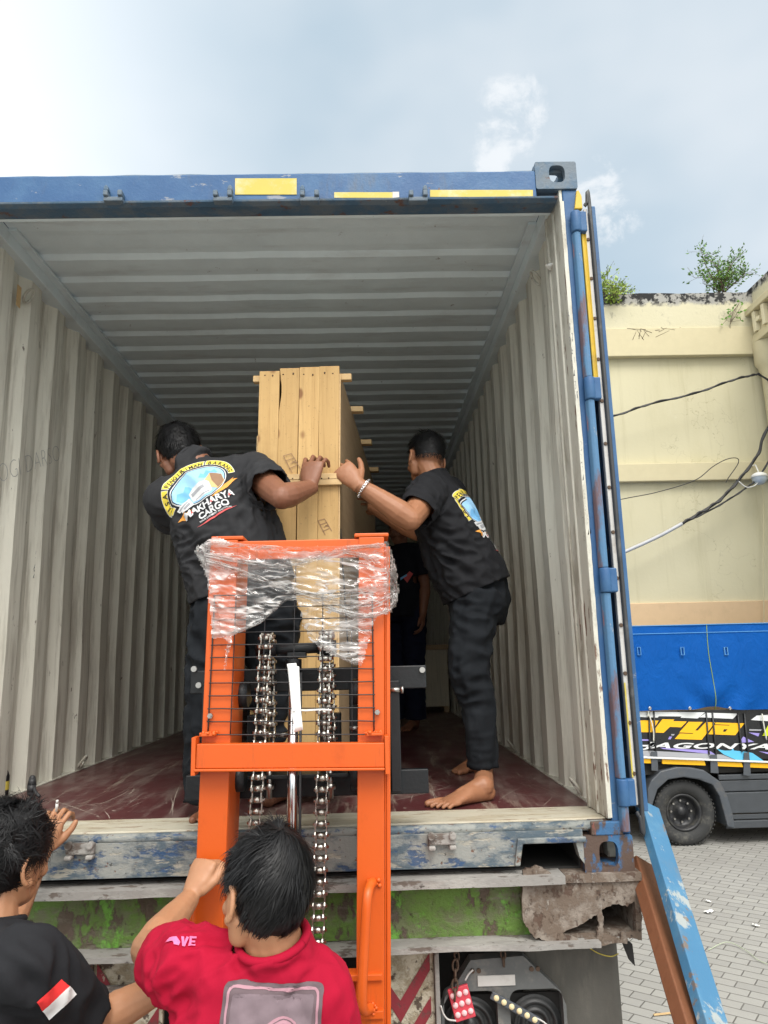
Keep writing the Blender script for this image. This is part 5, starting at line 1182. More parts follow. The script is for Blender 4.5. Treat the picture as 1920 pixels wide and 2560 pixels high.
# small things at the left edge of the container floor
p = at(66, 1722, Z=FL+.004); m = MB(); m.chain([p+V((0, 0, .02)), p+V((.002, 0, .05)), p+V((.0, .005, .075))], [.016, .018, .013]); gh = m.build('grip', 'gasket_black'); 
tag(gh, 'black rubber grip standing on the container floor above the curly haired man', 'grip')
gh.name = 'rubber_grip'; m = MB(); m.tube(bez([p+V((.01, 0, .04)), p+V((.03, -.02, .02)), p+V((.05, -.03, .006))], 6), .007, 8); m.build('cord', 'gasket_black', gh)
p = at(1, 1722, Z=FL+.004); bt = thing('bottle', p, 'dark bottle with a yellow label at the very left edge of the floor', 'bottle')
m = MB(); m.lathe([(0, 0), (.028, 0), (.03, .006), (.03, .085), (.022, .105), (.012, .115), (.012, .14), (0, .14)], p, Z_, 24); m.build('bottle_body', 'wire_black', bt)
m = MB(); m.lathe([(.0306, .03), (.0306, .065)], p, Z_, 24); m.build('bottle_label', 'sticker_yellow', bt)
# ---------------------------------------------------------------- people
def basis(F, U):
    F = V(F).normalized(); r = F.cross(V(U)).normalized(); return r, F, r.cross(F)
def head_shape(mb, C, ax, s=1.):
    L = lambda x, y, z: V(C)+(ax[0]*x+ax[1]*y+ax[2]*z)*s
    E = lambda c, r: mb.ball(L(*c), tuple(k*s for k in r), ax, 24, 16)
    E((0, -.014, .030), (.074, .092, .084)); E((0, .030, -.012), (.061, .062, .078)); E((0, .040, -.064), (.047, .046, .040)); E((0, .066, -.086), (.022, .018, .016))
    E((0, .076, .020), (.046, .018, .012)); mb.cap(L(0, .090, .006), L(0, .108, -.026), .008*s, .0125*s)
    for q in (-1, 1):
        E((q*.034, .066, -.022), (.022, .020, .020)); E((q*.009, .098, -.030), (.009, .009, .007)); E((q*.031, .080, .004), (.014, .010, .008))
        E((q*.075, -.002, -.004), (.007, .018, .028)); mb.cap(L(q*.048, .01, -.06), L(q*.058, .0, -.035), .022*s, .02*s)
        pts = [L(q*(.080+.008*math.sin(a*.5)), -.006-.020*math.sin(a), -.002+.030*math.cos(a)) for a in [math.pi*k/9-.15 for k in range(10)]]
        mb.tube(pts, .0058*s, 8); mb.ball(L(q*.078, .006, -.032), (.006*s, .009*s, .010*s), ax, 10, 8)
    E((0, .084, -.053), (.022, .010, .0045)); E((0, .083, -.062), (.019, .010, .005))
def hand_shape(mb, wrist, d, n, side, curl=(20, 30, 20), spread=5, thumb=(35, 20), s=1., fan=(0, 0, 0, 0), extra=None):
    """palm, four jointed fingers and a thumb; d fingers' direction, n back of the hand, side +1: thumb at d x n"""
    d = V(d).normalized(); n = V(n); n = (n-d*n.dot(d)).normalized(); t_ = d.cross(n)*side; W0 = V(wrist); L = lambda a, b, c: W0+(d*a+t_*b+n*c)*s
    mb.loft([(L(-.02, 0, 0), t_*.027*s, n*.019*s), (L(.0, 0, 0), t_*.028*s, n*.019*s), (L(.03, .002, .001), t_*.037*s, n*.019*s), (L(.065, .001, .003), t_*.042*s, n*.017*s), (L(.088, 0, .003), t_*.040*s, n*.013*s)])
    for i, (b, l, r_) in enumerate(((.032, .041, .0088), (.0108, .046, .0091), (-.0108, .042, .0087), (-.0305, .034, .0078))):
        p = L(.082-.004*abs(i-1.2), b, .004); cur = d; cv = curl if extra is None or i not in extra else extra[i]
        sp = R(spread*(1.3-i)); cur = (d*math.cos(sp)+t_*math.sin(sp)).normalized(); nn = n
        mb.ball(p, r_*1.12*s, nu=12, nv=8)
        for k, (seg, ang) in enumerate(zip((l, l*.66, l*.5), cv)):
            a = R(ang); cur, nn = (cur*math.cos(a)-nn*math.sin(a)).normalized(), (nn*math.cos(a)+cur*math.sin(a)).normalized()
            e = p+cur*seg*s; mb.cap(p, e, r_*(1-.07*k)*s, r_*(.93-.07*k)*s, 12); p = e
    a = R(thumb[0]); b1 = L(.014, .024, -.006); c1 = (d*math.cos(a)+t_*math.sin(a)-n*.25).normalized(); e1 = b1+c1*.036*s; mb.cap(b1, e1, .0155*s, .0125*s)
    a2 = R(thumb[0]-thumb[1]); c2 = (d*math.cos(a2)+t_*math.sin(a2)-n*.2).normalized(); e2 = e1+c2*.030*s; mb.cap(e1, e2, .0118*s, .0105*s); a3 = R(thumb[0]-thumb[1]*2); c3 = (d*math.cos(a3)+t_*math.sin(a3)-n*.12).normalized(); mb.cap(e2, e2+c3*.022*s, .0105*s, .0085*s)
def foot_shape(mb, ankle, heel, toe, side, z, s=1.):
    a, h, t_ = V(ankle), V(heel), V(toe); d = t_-h; d.z = 0; L_ = d.length; d.normalize(); w = Z_.cross(d)*side     # w: towards the little toe
    G = lambda f, x, zz: V((h.x, h.y, z))+d*(L_*f)+w*x+Z_*zz
    mb.chain([a+Z_*.06, a, G(.17, 0, .055)], [.038*s, .036*s, .042*s]); mb.ball(G(.10, 0, .030), (.030, .032, .030), (w, d, Z_))
    mb.loft([(G(.05, 0, .026), w*.026, Z_*.025), (G(.2, 0, .036), w*.033, Z_*.035), (G(.42, .002, .036), w*.037, Z_*.034), (G(.6, .004, .026), w*.043, Z_*.024), (G(.74, .004, .018), w*.046, Z_*.017), (G(.82, .004, .014), w*.043, Z_*.013)])
    mb.cap(G(.17, 0, .06), G(.55, -.004, .036), .034, .022)
    for i, (x, f, r_) in enumerate(((-.040, .985, .0128), (-.0135, .99, .0080), (.0075, .955, .0077), (.0275, .915, .0074), (.046, .865, .0074))):
        mb.chain([G(.76-.02*i, x*.92, .016), G(f-.07, x, .0155), G(f-.012, x*1.02, r_)], [r_*1.1, r_*1.0, r_])
    for q in (-1, 1): mb.ball(a+w*q*.030+Z_*-.005, .014)
def hair(parent, C, ax, s, mask, length, n, mat='hair_black', seed=1, width=.0022, lift=.45, flow=None, curl=0., clump=.9, cap_r=(1.03, 1.03, 1.03), crown=(0, -.06, .10)):
    rr = (.074*s, .092*s, .084*s); C0 = V(C)+(ax[1]*-.014+ax[2]*.030)*s; random.seed(seed)
    W_ = lambda v: ax[0]*v.x+ax[1]*v.y+ax[2]*v.z
    cap = MB(); cap.ball(C0, tuple(k*g for k, g in zip(rr, cap_r)), ax, 48, 32); keep = []
    for f in cap.f:
        c = sum((cap.v[i] for i in f), V())/len(f)-C0; l = V((c.dot(ax[0]), c.dot(ax[1]), c.dot(ax[2])))/s
        if mask(l+V((0, -.014, .03)), 0.0): keep.append(f)
    cap.f = keep; cap.sm = [True]*len(keep); ix = sorted({i for f in keep for i in f}); mp = {a: b for b, a in enumerate(ix)}
    cap.v = [cap.v[i] for i in ix]; cap.f = [tuple(mp[i] for i in f) for f in keep]
    h = cap.build('hair', mat, parent, recalc=False); m = MB(); cr_ = V(crown).normalized(); k = 0
    while k < n:
        q = V((random.gauss(0, 1), random.gauss(0, 1), random.gauss(0, 1))).normalized(); p = V((q.x*.074, q.y*.092, q.z*.084)); l = p+V((0, -.014, .03))
        if not mask(l, rnd(-.006, .008)): continue
        k += 1; nrm = V((q.x/.074, q.y/.092, q.z/.084)).normalized(); fl = (flow(l, nrm) if flow else (nrm*nrm.dot(cr_)-cr_)); fl = fl-nrm*fl.dot(nrm)
        fl = fl.normalized() if fl.length > .05 else V((rnd(-1, 1), rnd(-1, 1), 0)); fl = (fl+V((mnoise.noise(l*42), mnoise.noise(l*42+V((9, 0, 0))), mnoise.noise(l*42+V((0, 9, 0)))))*clump+V((rnd(-1, 1), rnd(-1, 1), rnd(-1, 1)))*.22).normalized()
        L_ = length(l)*rnd(.65, 1.15); d = (nrm*lift+fl).normalized(); x = V((p.x*cap_r[0], p.y*cap_r[1], p.z*cap_r[2]))*.985; sd = nrm.cross(d).normalized(); vs = []; S = 5
        ph = rnd(0, 6.28); 
        for i in range(S+1):
            t_ = i/S; w_ = width*(1-.8*t_)
            y = x+(nrm*math.sin(ph+t_*7)*.5+sd*math.cos(ph+t_*7))*curl*t_
            for sg in (-1, 1): vs.append(C0+W_(y+sd*sg*w_/2)*s)
            d = (d-nrm*.22+V((0, 0, -.06))).normalized(); x = x+d*L_/S
            if V((x.x/.074, x.y/.092, x.z/.084)).length < 1.02: x = x*(1.025/V((x.x/.074, x.y/.092, x.z/.084)).length)
        m.add(vs, [(2*i, 2*i+1, 2*i+3, 2*i+2) for i in range(S)], True)
    m.build('hair_strands', mat, h, recalc=False); return h
def folds(specs):
    """cloth creases: (direction along, spacing across, amplitude, centre, reach, seed)"""
    out = []
    for a, sp, amp, c, rch, sd in specs:
        a = V(a).normalized(); U, W_, N = frame(a); out.append((a, U, W_, 1/sp, amp, V(c) if c is not None else None, rch, sd))
    def f(p):
        s_ = 0
        for a, U, W_, k, amp, c, rch, sd in out:
            g = 1.
            if c is not None:
                g = math.exp(-((p-c).length/rch)**2)
                if g < .03: continue
            n_ = mnoise.noise((p.dot(U)*k+sd, p.dot(W_)*k, p.dot(a)*k*.28+sd)); s_ += amp*1.45*g*(.8-2.9*abs(n_))
        return s_+.0022*mnoise.noise(p*26)
    return f
def rings(spine, right):
    """(point, half width, half depth) along the spine -> loft rings"""
    P_ = [V(p[0]) for p in spine]; out = []
    for i, (p, hw, hd) in enumerate(spine):
        t_ = (P_[min(i+1, len(P_)-1)]-P_[max(i-1, 0)]).normalized(); r_ = V(right); r_ = (r_-t_*r_.dot(t_)).normalized(); out.append((P_[i], r_*hw, t_.cross(r_)*hd))
    return out
def rings_up(spine, right, g): return rings([(p, a*g, b*g) for p, a, b in spine], right)
def person(label, D, group=None):
    sc = D.get('s', 1.); base = D['base']; o = thing('person', base, label, 'person', group)
    ax = basis(*D['look']); b = MB(); head_shape(b, D['head'], ax, sc)
    sp = D['spine']; nk = V(D['neck']); hb = V(D['head'])+(ax[1]*-.018+ax[2]*-.035)*sc
    b.chain([nk-(hb-nk).normalized()*.04, nk, (nk+hb)/2, hb], [.062*sc, .058*sc, .053*sc, .054*sc])
    b.loft(rings_up(sp, D['right'], .82))
    for k, (sh, el, wr) in D['arms'].items():
        sh, el, wr = V(sh), V(el), V(wr); g = D.get('arm_r', 1.); f = (wr-el)
        b.cap(sp[-1][0], sh, .05*sc, .055*sc); b.chain([sh, sh.lerp(el, .45), el, el+f*.22, el+f*.6, wr], [.054*g, .051*g, .042*g, .045*g, .037*g, .027*g])
        e_ = (el-sh).normalized()-(wr-el).normalized(); b.ball(el+e_*.006, .034*g)
    for args, kw in D['hands']: hand_shape(b, *args, **kw)
    for k, pts, foot in D['legs']:
        b.chain([V(p) for p in pts], [.078, .06, .052, .05, .036][:len(pts)] if len(pts) == 5 else [.078, .055, .036])
        if foot: foot_shape(b, *foot)
    me = fuse(b, D.get('voxel', .0037), 1, .5)
    body, bvh_b = shaped('body', me, D['skin'], o, lambda p: .0007*mnoise.noise(p*60))
    D['hair'](o, ax, sc)
    # shirt
    m = MB(); m.loft(rings(D['shirt'], D['right'])); cuts = []
    t0 = V(D['shirt'][0][0]); up_ = (V(D['shirt'][1][0])-t0).normalized(); cuts.append((t0+up_*.010, -up_, .40))
    for k, (sh, el, wr) in D['arms'].items():
        sh, el = V(sh), V(el); ln, r0_, r1_ = D['sleeve'][k]; e = sh+(el-sh)*ln; dirn = (el-sh).normalized(); top = V(D['shirt'][-1][0])
        m.chain([top, sh], [.065, r0_*.95]); U, W_, N = frame(dirn); q_ = sh-dirn*.02
        m.ball(sh, r0_); m.loft([(q_, U*r0_, W_*r0_), (sh.lerp(e, .6), U*(r0_*.45+r1_*.55), W_*(r0_*.45+r1_*.55)), (e, U*r1_, W_*r1_*.96)]); cuts.append((e-dirn*.010, dirn, r1_*1.25))
    nd = (hb-nk).normalized(); m.chain([V(D['shirt'][-1][0]), nk], [.075, .066]); U, W_, N = frame(nd); m.loft([(nk-nd*.05, U*.082, W_*.082), (nk+nd*.03, U*.064, W_*.064)]); cuts.append((nk+nd*.018, nd, D.get('collar', .080)))
    me = fuse(m, D.get('cloth_voxel', .0075), D.get('shirt_smooth', 7), .6)
    shirt, bvh = shaped('shirt', me, D['shirt_mat'], o, D['folds'], cuts, .003)
    cm = MB(); cc_ = nk+nd*.012; cr2 = D.get('collar_r', .0665)
    cm.tube([cc_+U*cr2*math.cos(a)+W_*cr2*math.sin(a) for a in [2*math.pi*k/40 for k in range(41)]], .0085, 10, False); cm.xf(Matrix.Translation(cc_) @ Matrix.Identity(4) @ Matrix.Translation(-cc_)); cm.build('collar', D['shirt_mat'], shirt)
    # trousers
    m = MB(); m.loft(rings(D['hips'], D['right'])); cuts = []
    for pts, rs in D['pants']:
        pts = bez(pts, 4); n_ = len(pts); rr = [rs[0]+(rs[1]-rs[0])*min(1, 2*i/(n_-1)) if i < n_/2 else rs[1]+(rs[2]-rs[1])*(2*i/(n_-1)-1) for i in range(n_)]
        lr = []
        for i, p in enumerate(pts):
            t_ = (pts[min(i+1, n_-1)]-pts[max(i-1, 0)]).normalized(); U, W_, N = frame(t_, Y_); lr.append((p, U*rr[i], W_*rr[i]))
        m.loft(lr); m.ball(pts[0], rs[0]); t_ = (pts[-1]-pts[-2]).normalized(); cuts.append((pts[-1]-t_*.009, t_, rs[2]*1.5))
    me = fuse(m, .0085, 8, .6); pants, _ = shaped('trousers', me, D['pants_mat'], o, D['pfolds'], cuts, .003)
    return o, body, shirt, bvh, pants
P = lambda x, y, Y: at(x, y, Y=Y)
# -- printed artwork shared by the two black work shirts
def cargo_print(O, U, W_, N, bvh, shirt):
    pr = lambda nm, d, mat, lift: onto('print_'+nm, d, O, U, W_, N, bvh, mat, shirt, lift, .010)
    el = lambda rx, ry, n_=56, cx=0, cy=0: [(cx+rx*math.cos(2*math.pi*k/n_), cy+ry*math.sin(2*math.pi*k/n_)) for k in range(n_)]
    pr('rim', poly2d([el(.117, .087), el(.1135, .0835)]), 'ink_white', .0012)
    pr('oval', poly2d(el(.110, .080)), 'ink_lightblue', .0012)
    sky = [poly2d([(-.10, -.02), (-.085, .012), (-.06, .0), (-.045, .025), (-.03, .01), (-.02, -.02), (-.05, -.045), (-.085, -.04)]), poly2d([(.015, .02), (.03, .045), (.04, .03), (.055, .05), (.068, .028), (.085, .035), (.09, .01), (.05, .0)])]
    pr('skyline', merge2d(sky), 'ink_blue', .0018)
    def arc(txt, a0, a1, size, mat, lift, bold):
        parts = []; n_ = len(txt)
        for i, ch in enumerate(txt):
            if ch == ' ': continue
            a = R(a0+(a1-a0)*(i+.5)/n_); rx, ry = .137, .107; x, y = rx*math.cos(a), ry*math.sin(a); tn = math.atan2(ry*math.cos(a), -rx*math.sin(a))+math.pi
            parts.append(xf2d(text2d(ch, size, bold), x+.011*math.sin(tn)*1, y-.011*math.cos(tn)*1, tn, 1., 1.))
        return pr('lettering', merge2d(parts), mat, lift)
    for a0, a1 in ((206, 152), (148, 64), (60, -8)):
        q = []
        for r_ in (1, 0): q += [((.1265+.023*r_)*math.cos(R(a0+(a1-a0)*(k if r_ else 20-k)/20)), (.0965+.023*r_)*math.sin(R(a0+(a1-a0)*(k if r_ else 20-k)/20))) for k in range(21)]
        q2 = []
        for r_ in (1, 0): q2 += [((.1245+.027*r_)*math.cos(R(a0+1-(-1)*(a1-a0-2)*(k if r_ else 20-k)/20)), (.0945+.027*r_)*math.sin(R(a0+1+(a1-a0-2)*(k if r_ else 20-k)/20))) for k in range(21)]
        pr('band', poly2d(q2), 'ink_white', .0010); pr('band', poly2d(q), 'ink_yellow', .0016)
    arc('JASA', 204, 156, .026, 'ink_black', .0022, .0006); arc('PENGIRIMAN', 147, 66, .024, 'ink_black', .0022, .0006); arc('BARANG', 58, -6, .026, 'ink_black', .0022, .0006)
    pr('box', poly2d([(.030, -.005), (.062, .020), (.100, -.006), (.098, -.045), (.062, -.068), (.040, -.05)]), 'ink_carton', .0022)
    pr('box_side', poly2d([(.062, .018), (.099, -.007), (.096, -.044), (.064, -.064), (.056, -.022)]), 'ink_brown', .0028)
    for fl2 in (poly2d([(.09, -.06), (.135, -.045), (.125, -.053), (.145, -.052), (.095, -.078), (.02, -.098)]), poly2d([(-.13, -.10), (-.085, -.085), (-.10, -.10), (-.06, -.098), (-.10, -.118), (-.108, -.106)])): pr('flash', fl2, 'ink_orange', .0016)
    pr('lorry', merge2d([poly2d([(-.045, -.025), (-.02, -.008), (.035, -.008), (.045, -.02), (.042, -.065), (-.02, -.075), (-.042, -.068)]), poly2d([(-.112, -.058), (-.05, -.04), (-.05, -.055), (-.105, -.075)]), poly2d([(-.10, -.068), (-.05, -.050), (-.045, -.080), (-.075, -.090), (-.095, -.085)])]), 'ink_white', .0026)
    pr('lorry_detail', merge2d([poly2d([(-.036, -.03), (.02, -.024), (.018, -.04), (-.036, -.046)]), poly2d([(-.088, -.070), (-.058, -.058), (-.055, -.072), (-.082, -.080)]), poly2d([(-.03, -.065), (.03, -.058), (.03, -.062), (-.03, -.069)]), poly2d([(-.105, -.064), (-.06, -.05), (-.06, -.055), (-.10, -.069)])]), 'ink_grey', .0032)
    def word(txt, y, wd, ht, mat, lift, x=0., bold=.03):
        d = text2d(txt, 1., bold, .12, .98, 'LEFT'); w0 = max(v[0] for v in d[0]); return pr('lettering', xf2d(d, x-wd/2, y, 0, wd/w0, ht/.72), mat, lift)
    word('MAKHARYA', -.124, .205, .030, 'ink_white', .0030, .004); word('CARGO', -.158, .125, .029, 'ink_white', .0030, .010)
    word('YOUR SHIPMENT SOLUTION', -.169, .13, .0065, 'ink_white', .0026, .008, .02)
    pr('accent', merge2d([poly2d([(x, y), (x+.010, y), (x+.005, y+.011)]) for x, y in ((-.070, -.118), (.012, -.118), (.083, -.118))]), 'ink_red', .0036)
    pr('swoosh', poly2d([(-.075, -.182), (-.02, -.174), (.05, -.172), (.095, -.166), (.05, -.178), (-.02, -.181)]), 'ink_red', .0020)

# -- man on the right inside the container, pushing the crate side
hR = P(1066, 1722, .47); hR = at(1066, 1722, Z=FL+.01); tR = at(934, 1742, Z=FL+.01); YA = .5
f_ = V((-.94, .34, 0)); rt_ = V((.34, .94, 0))
pel, wst, che, shl, nkR = P(1030, 1300, .66), P(990, 1200, .66), P(954, 1112, .66), P(942, 1060, .66), P(936, 1036, .665)
Lsh, Lel, Lwr = P(927, 1064, .53), P(886, 1122, .33), P(777, 1049, .325)
Rsh, Rel, Rwr = P(968, 1066, .82), P(902, 1146, .72), P(806, 1096, .93)
lk = [P(1032, 1290, .57), P(1018, 1350, .55), P(1013, 1450, .52), P(1034, 1530, .53), P(1044, 1668, .545)]
far_toe, far_heel = at(980, 1668, Z=FL+.01), at(1046, 1661, Z=FL+.01)
rk = [P(1040, 1290, .76), P(1022, 1360, .84), P(1014, 1460, .90), far_heel+V((-.03, .03, .42)), far_heel+V((-.01, 0, .10))]
def m_fade(l, j): # short fade: nothing low on the nape or round the ears
    x, y, z = l
    if y > .045: return z > .062+j
    if y > -.035 and abs(x) > .05: return z > .040+j
    return z > -.012+j
def hair_R(o, ax, s): hair(o, D1['head'], ax, s, m_fade, lambda l: .010+.030*max(0, min(1, (l.z-.01)/.07)), 4500, seed=3, lift=1.2, width=.0028, cap_r=(1.03, 1.04, 1.20))
D1 = dict(s=1.0, base=V((hR.x-.1, hR.y, FL)), head=P(919, 994, .70), look=((-.40, .88, -.14), (.06, .16, 1)), neck=nkR, right=rt_,
          spine=[(pel, .165, .135), (wst, .16, .125), (che, .175, .125), (shl, .15, .09)],
          shirt=[(P(1034, 1280, .66), .190, .152), (P(1017, 1243, .66), .188, .154), (P(988, 1190, .66), .182, .150), (P(962, 1120, .66), .188, .138), (P(948, 1075, .665), .172, .108), (P(941, 1050, .668), .10, .08)],
          arms=dict(L=(Lsh, Lel, Lwr), R=(Rsh, Rel, Rwr)), arm_r=1.12, sleeve=dict(L=(.74, .082, .074), R=(.7, .080, .074)),
          hands=[((Lwr+V((-.012, -.004, .008)), (-.62, .30, .72), (-.15, -.93, .25), 1), dict(curl=(40, 74, 45), thumb=(48, 14), s=1.14, spread=8)),
                 ((Rwr, (-.25, .7, .5), (.9, -.1, .3), 1), dict(curl=(10, 15, 10), thumb=(40, 20)))],
          legs=[('L', lk, (P(1046, 1676, .555), hR, tR, 1, FL)), ('R', rk, (far_heel+V((-.015, 0, .085)), far_heel, far_toe, -1, FL))],
          hips=[(P(1032, 1342, .66), .160, .110), (P(1036, 1300, .66), .178, .135), (P(1026, 1255, .66), .165, .135)],
          pants=[([P(1036, 1300, .585), P(1022, 1350, .56), P(1013, 1450, .525), P(1034, 1525, .53), P(1044, 1662, .548)], (.112, .080, .060)),
                 ([rk[0], rk[1], rk[2], rk[3], rk[4]+Z_*.0], (.104, .078, .061))],
          skin='skin_tan', shirt_mat='shirt_black', pants_mat='jeans_black', hair=hair_R,
          folds=folds([((.5, 0, -.8), .09, .007, None, 1, 3), ((-.6, .1, .6), .035, .010, P(905, 1110, .5), .14, 5), ((.85, -.2, -.25), .035, .013, P(965, 1215, .5), .18, 9), ((.7, 0, .6), .05, .008, P(930, 1150, .5), .12, 2)]),
          pfolds=folds([((1, .2, -.15), .045, .008, P(1020, 1300, .5), .16, 1), ((.9, 0, -.4), .05, .008, P(1040, 1390, .45), .14, 4), ((.9, .2, .15), .04, .008, P(1010, 1480, .45), .13, 7), ((.2, 0, 1), .07, .004, None, 1, 6), ((1, 0, .1), .035, .005, P(1045, 1640, .5), .10, 8)]))
o, body, shirt, bvh, pants = person('barefoot man in black shirt and jeans with a chain bracelet bracing beside the crate', D1, 'workers loading the container')
U_ = rt_; Wd = (che-pel).normalized(); cargo_print(P(956, 1116, .66)+rt_*.02, U_, Wd, (-f_), bvh, shirt)
m = MB(); wc_ = Lwr+(Lel-Lwr).normalized()*.020; ad = (Lel-Lwr).normalized(); U1, W1, N1 = frame(ad); n_ = 26
for k in range(n_):
    a0, a1 = 2*math.pi*k/n_, 2*math.pi*(k+1)/n_; c = wc_+(U1*math.cos(a0)+W1*math.sin(a0))*.0415; tdir = (-U1*math.sin(a0)+W1*math.cos(a0)); q_ = N1 if k % 2 else (U1*math.cos(a0)+W1*math.sin(a0))
    m.tube([c+tdir*.0062*math.cos(a)+(N1*.8+q_*.3)*.0042*math.sin(a) for a in [2*math.pi*i/9 for i in range(10)]], .0019, 5, False)
m.build('bracelet', 'chrome', o)

# -- man on the left inside the container, seen from behind
right = V((.93, -.05, .36)).normalized()
nkL = P(409, 999, .36)
LshL, LelL, LwrL = P(362, 1078, .33), P(392, 1150, .55), P(470, 1160, .72)
RshL, RelL, RwrL = P(548, 1024, .31), P(609, 1074, .10), P(672, 1054, .235)
fl_ = at(440, 1752, Z=FL); 
la = [P(475, 1330, .30), P(462, 1400, .29), P(452, 1520, .27), P(449, 1620, .28), P(450, 1722, .29)]
ra = [P(585, 1330, .32), P(590, 1400, .35), P(588, 1520, .40), P(584, 1610, .42), P(580, 1700, .44)]
hl = la[4]+V((.02, .06, 0)); hl.z = FL+.01; tl = hl+V((.0, -.215, 0)); hr_ = ra[4]+V((.0, -.06, 0)); hr_.z = FL+.01; trr = hr_+V((.05, .22, 0))
def m_short(l, j):
    x, y, z = l
    if y > .045: return z > .060+j
    if y > -.03 and abs(x) > .05: return z > .028+j
    return z > -.042+j
def hair_L(o, ax, s): hair(o, D2['head'], ax, s, m_short, lambda l: .012+.026*max(0, min(1, (l.z+.03)/.09)), 4500, seed=5, lift=1.1, width=.0028, cap_r=(1.05, 1.06, 1.16))
D2 = dict(s=1.05, collar_r=.060, base=V((fl_.x+.15, fl_.y, FL)), head=P(389, 984, .40), look=((-.22, .82, -.42), (-.36, .42, .86)), neck=nkL, right=right,
          spine=[(P(528, 1310, .31), .17, .13), (P(505, 1215, .30), .165, .125), (P(470, 1110, .31), .175, .12), (P(440, 1040, .33), .14, .085)],
          shirt=[(P(526, 1282, .31), .205, .15), (P(516, 1240, .31), .205, .15), (P(500, 1180, .305), .205, .145), (P(472, 1110, .31), .200, .135), (P(450, 1060, .32), .17, .11), (P(432, 1026, .335), .10, .075)],
          arms=dict(L=(LshL, LelL, LwrL), R=(RshL, RelL, RwrL)), arm_r=1.08, sleeve=dict(L=(.6, .088, .082), R=(.66, .084, .076)),
          hands=[((RwrL+V((-.004, .0, .012)), (.12, .30, .95), (-.30, -.90, .32), -1), dict(curl=(22, 58, 40), thumb=(28, 20), s=1.14, spread=9)), ((LwrL, (.6, .7, 0), (0, .3, 1), -1), dict())],
          legs=[('L', la, (P(446, 1728, .29), hl, tl, 1, FL)), ('R', ra, (ra[4], hr_, trr, -1, FL))],
          hips=[(P(528, 1345, .31), .185, .14), (P(528, 1310, .31), .195, .15), (P(526, 1270, .31), .185, .14)],
          pants=[([P(480, 1320, .30), P(464, 1400, .29), P(455, 1520, .27), P(450, 1620, .28), P(446, 1735, .29)], (.115, .090, .078)), ([ra[0], ra[1], ra[2], ra[3], ra[4]+Z_*.02], (.115, .090, .078))],
          skin='skin_deep', shirt_mat='shirt_charcoal', pants_mat='jeans_black', hair=hair_L,
          folds=folds([((.35, 0, -.9), .10, .007, None, 1, 2), ((.6, 0, .7), .035, .010, P(560, 1070, .2), .13, 3), ((.9, 0, .2), .035, .014, P(410, 1190, .2), .13, 6), ((.3, 0, -1), .04, .010, P(575, 1130, .2), .16, 8), ((.8, 0, -.5), .06, .008, P(370, 1110, .2), .10, 4)]),
          pfolds=folds([((1, .2, -.2), .05, .008, None, 1, 1)]))
o, body, shirt, bvh, pants = person('man in black shirt with large back print leaning left with one hand on the crate', D2, 'workers loading the container')
cargo_print(P(423, 1041, .2), V((math.cos(R(28)), 0, math.sin(R(28)))), V((-math.sin(R(28)), 0, math.cos(R(28)))), V((-.05, -.95, .30)), bvh, shirt)

